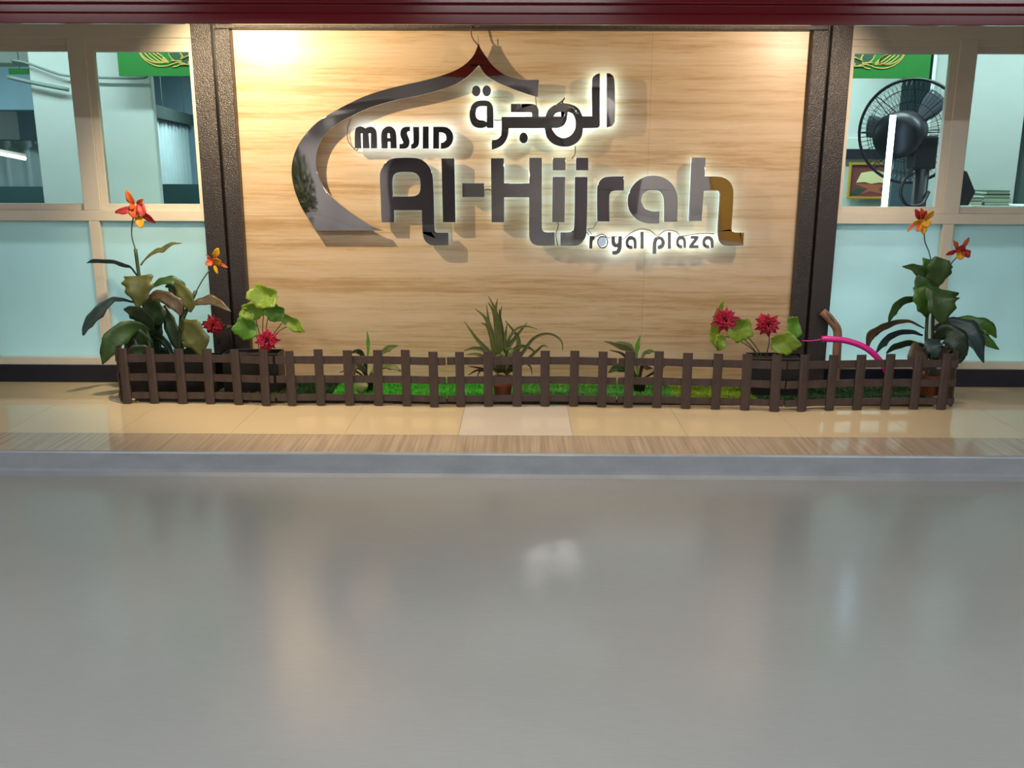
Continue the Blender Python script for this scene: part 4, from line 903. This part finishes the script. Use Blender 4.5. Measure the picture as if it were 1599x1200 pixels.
# small variegated plants
def small_plant(name, label, px, Yp, leaves, pt):
    t = thing(name, label, 'plant', (at(px, 612, Yp).x, Yp, .022))
    pot(t, pt[0], pt[1], 616, pt[2], pt[2] * .75, M_BROWNP, .25, Yp)
    for p, w, m in leaves: leaf(t, p, w, m, Yp)
    return t
small_plant('dieffenbachia', 'small variegated plant with one upright bud in the second fence section', 574, 5.40,
    [([(572, 592), (574, 560), (575, 535), (573, 516)], [2, 2.5, 6, 1], G_LG), ([(573, 590), (568, 560, -.03), (560, 549, -.05), (548, 551, -.06)], [3, 7, 9, 2], G_DK), ([(576, 590), (590, 560), (606, 544, -.03), (622, 540, -.05)], [2, 3, 11, 2], G_VAR),
     ([(577, 592), (592, 572), (610, 570, -.04), (626, 580, -.06)], [3, 14, 16, 2], G_VAR), ([(574, 590), (566, 576, -.03), (556, 570, -.05), (553, 586, -.06)], [3, 10, 12, 2], G_BN), ([(572, 592, -.04), (566, 598, -.08), (563, 608, -.09), (562, 616, -.09)], [10, 22, 18, 3], G_VAR), ([(571, 590), (550, 578, -.02), (530, 582, -.04)], [2, 4, 1], G_DRY)], (575, 590, 10))
small_plant('dieffenbachia', 'small variegated plant with drooping brown leaves in the fourth fence section', 996, 5.42,
    [([(997, 592), (992, 556), (972, 542, -.03), (943, 533, -.05)], [2, 4, 10, 1], G_OL), ([(997, 592), (990, 555), (978, 540, -.02), (962, 534, -.03)], [2, 9, 14, 2], G_VAR), ([(997, 592), (994, 560), (995, 542), (1000, 522)], [2, 3, 8, 1], G_LG), ([(998, 592), (1004, 556), (1014, 549, -.03), (1024, 550, -.04)], [2, 5, 8, 1], G_VAR),
     ([(996, 594), (980, 578, -.03), (963, 574, -.05), (950, 582, -.06)], [3, 12, 14, 2], G_MD), ([(998, 594), (1003, 572, -.03), (1010, 574, -.05), (1019, 576, -.06)], [3, 7, 8, 1], G_DRY), ([(996, 592), (976, 556), (952, 547)], [2, 5, 1], G_DRY), ([(1000, 594), (1025, 580, -.03), (1040, 571, -.05)], [2, 5, 1], G_DRY), ([(1000, 600, -.02), (1030, 600, -.04), (1046, 605, -.05)], [2, 6, 1], G_MD)], (998, 592, 11))

# hose and pipe
hs = thing('garden_hose', 'bright magenta hose end poking over the right fence section', 'hose', at(1384, 600, 5.3))
px_tube('hose_tube', [(1283, 529.5, 5.31), (1300, 530, 5.3), (1320, 532, 5.29), (1345, 540, 5.28), (1364, 553, 5.27), (1380, 572, 5.27), (1388, 590, 5.3), (1390, 606, 5.35)], .018, M_HOSE, hs, 6, 14)
px_tube('hose_spike', [(1252, 532.5, 5.33), (1268, 532.5, 5.32), (1284, 530, 5.31)], .0035, M_HOSE, hs)
ppe = thing('drain_pipe', 'rusty pinkish bent pipe beside the right pilaster', 'pipe', (at(1307, 600, 5.6).x, 5.6, 0))
px_tube('pipe_run', [(1284, 487, 5.62), (1294, 496, 5.60), (1301, 505, 5.59), (1306, 512, 5.59), (1308, 522, 5.59), (1307, 545, 5.59), (1304, 605, 5.59)], .026, M_PIPE, ppe, 6, 16)
px_tube('pipe_wire', [(1290, 488, 5.57), (1298, 497, 5.565), (1304, 506, 5.565)], .0025, M_BLACKP, ppe)

# leafy shrub in the car park, seen mirrored in the steel
sb = thing('potted_shrub', 'round green shrub in a grey tub in the car park', 'plant', (-3.7, -4.2, LOW))
MB().lathe([(.2, 0), (.27, .38), (.3, .4), (.3, .44), (.25, .44), (.24, .4)], (-3.7, -4.2, LOW), 24).build('tub', M_CONC, sb, True)
tube('trunk', [(-3.7, -4.2, LOW + .38), (-3.7, -4.2, LOW + .9)], .03, M_STEMR, sb)
mb = MB()
for _ in range(1800):
    d = Vector((random.gauss(0, 1), random.gauss(0, 1), random.gauss(0, 1))).normalized() * random.uniform(.3, .52)
    p = Vector((-3.7, -4.2, LOW + 1.05)) + Vector((d.x, d.y, d.z * 1.15)); a = Vector((random.gauss(0, 1), random.gauss(0, 1), random.gauss(0, 1))).normalized(); b = a.cross(d).normalized(); k = len(mb.v)
    mb.v += [tuple(p - a * .05), tuple(p + b * .02), tuple(p + a * .05), tuple(p - b * .02)]; mb.f.append((k, k + 1, k + 2, k + 3))
stuff(mb.build('foliage', G_OL, sb))
gs = thing('hanging_sign', 'small dark green sign near the ceiling in the leftmost pane', 'sign', at(30, 111, 7.5))
q0, q1 = at(14, 116, 7.5), at(44, 107, 7.5)
box('sign_board', q0.x, q1.x, 7.5, 7.515, q0.z, q1.z, M_GREENB, gs)
tube('hanger', [(gs.location.x, 7.507, q1.z), (gs.location.x, 7.507, 2.8)], .004, M_PIPEG, gs)
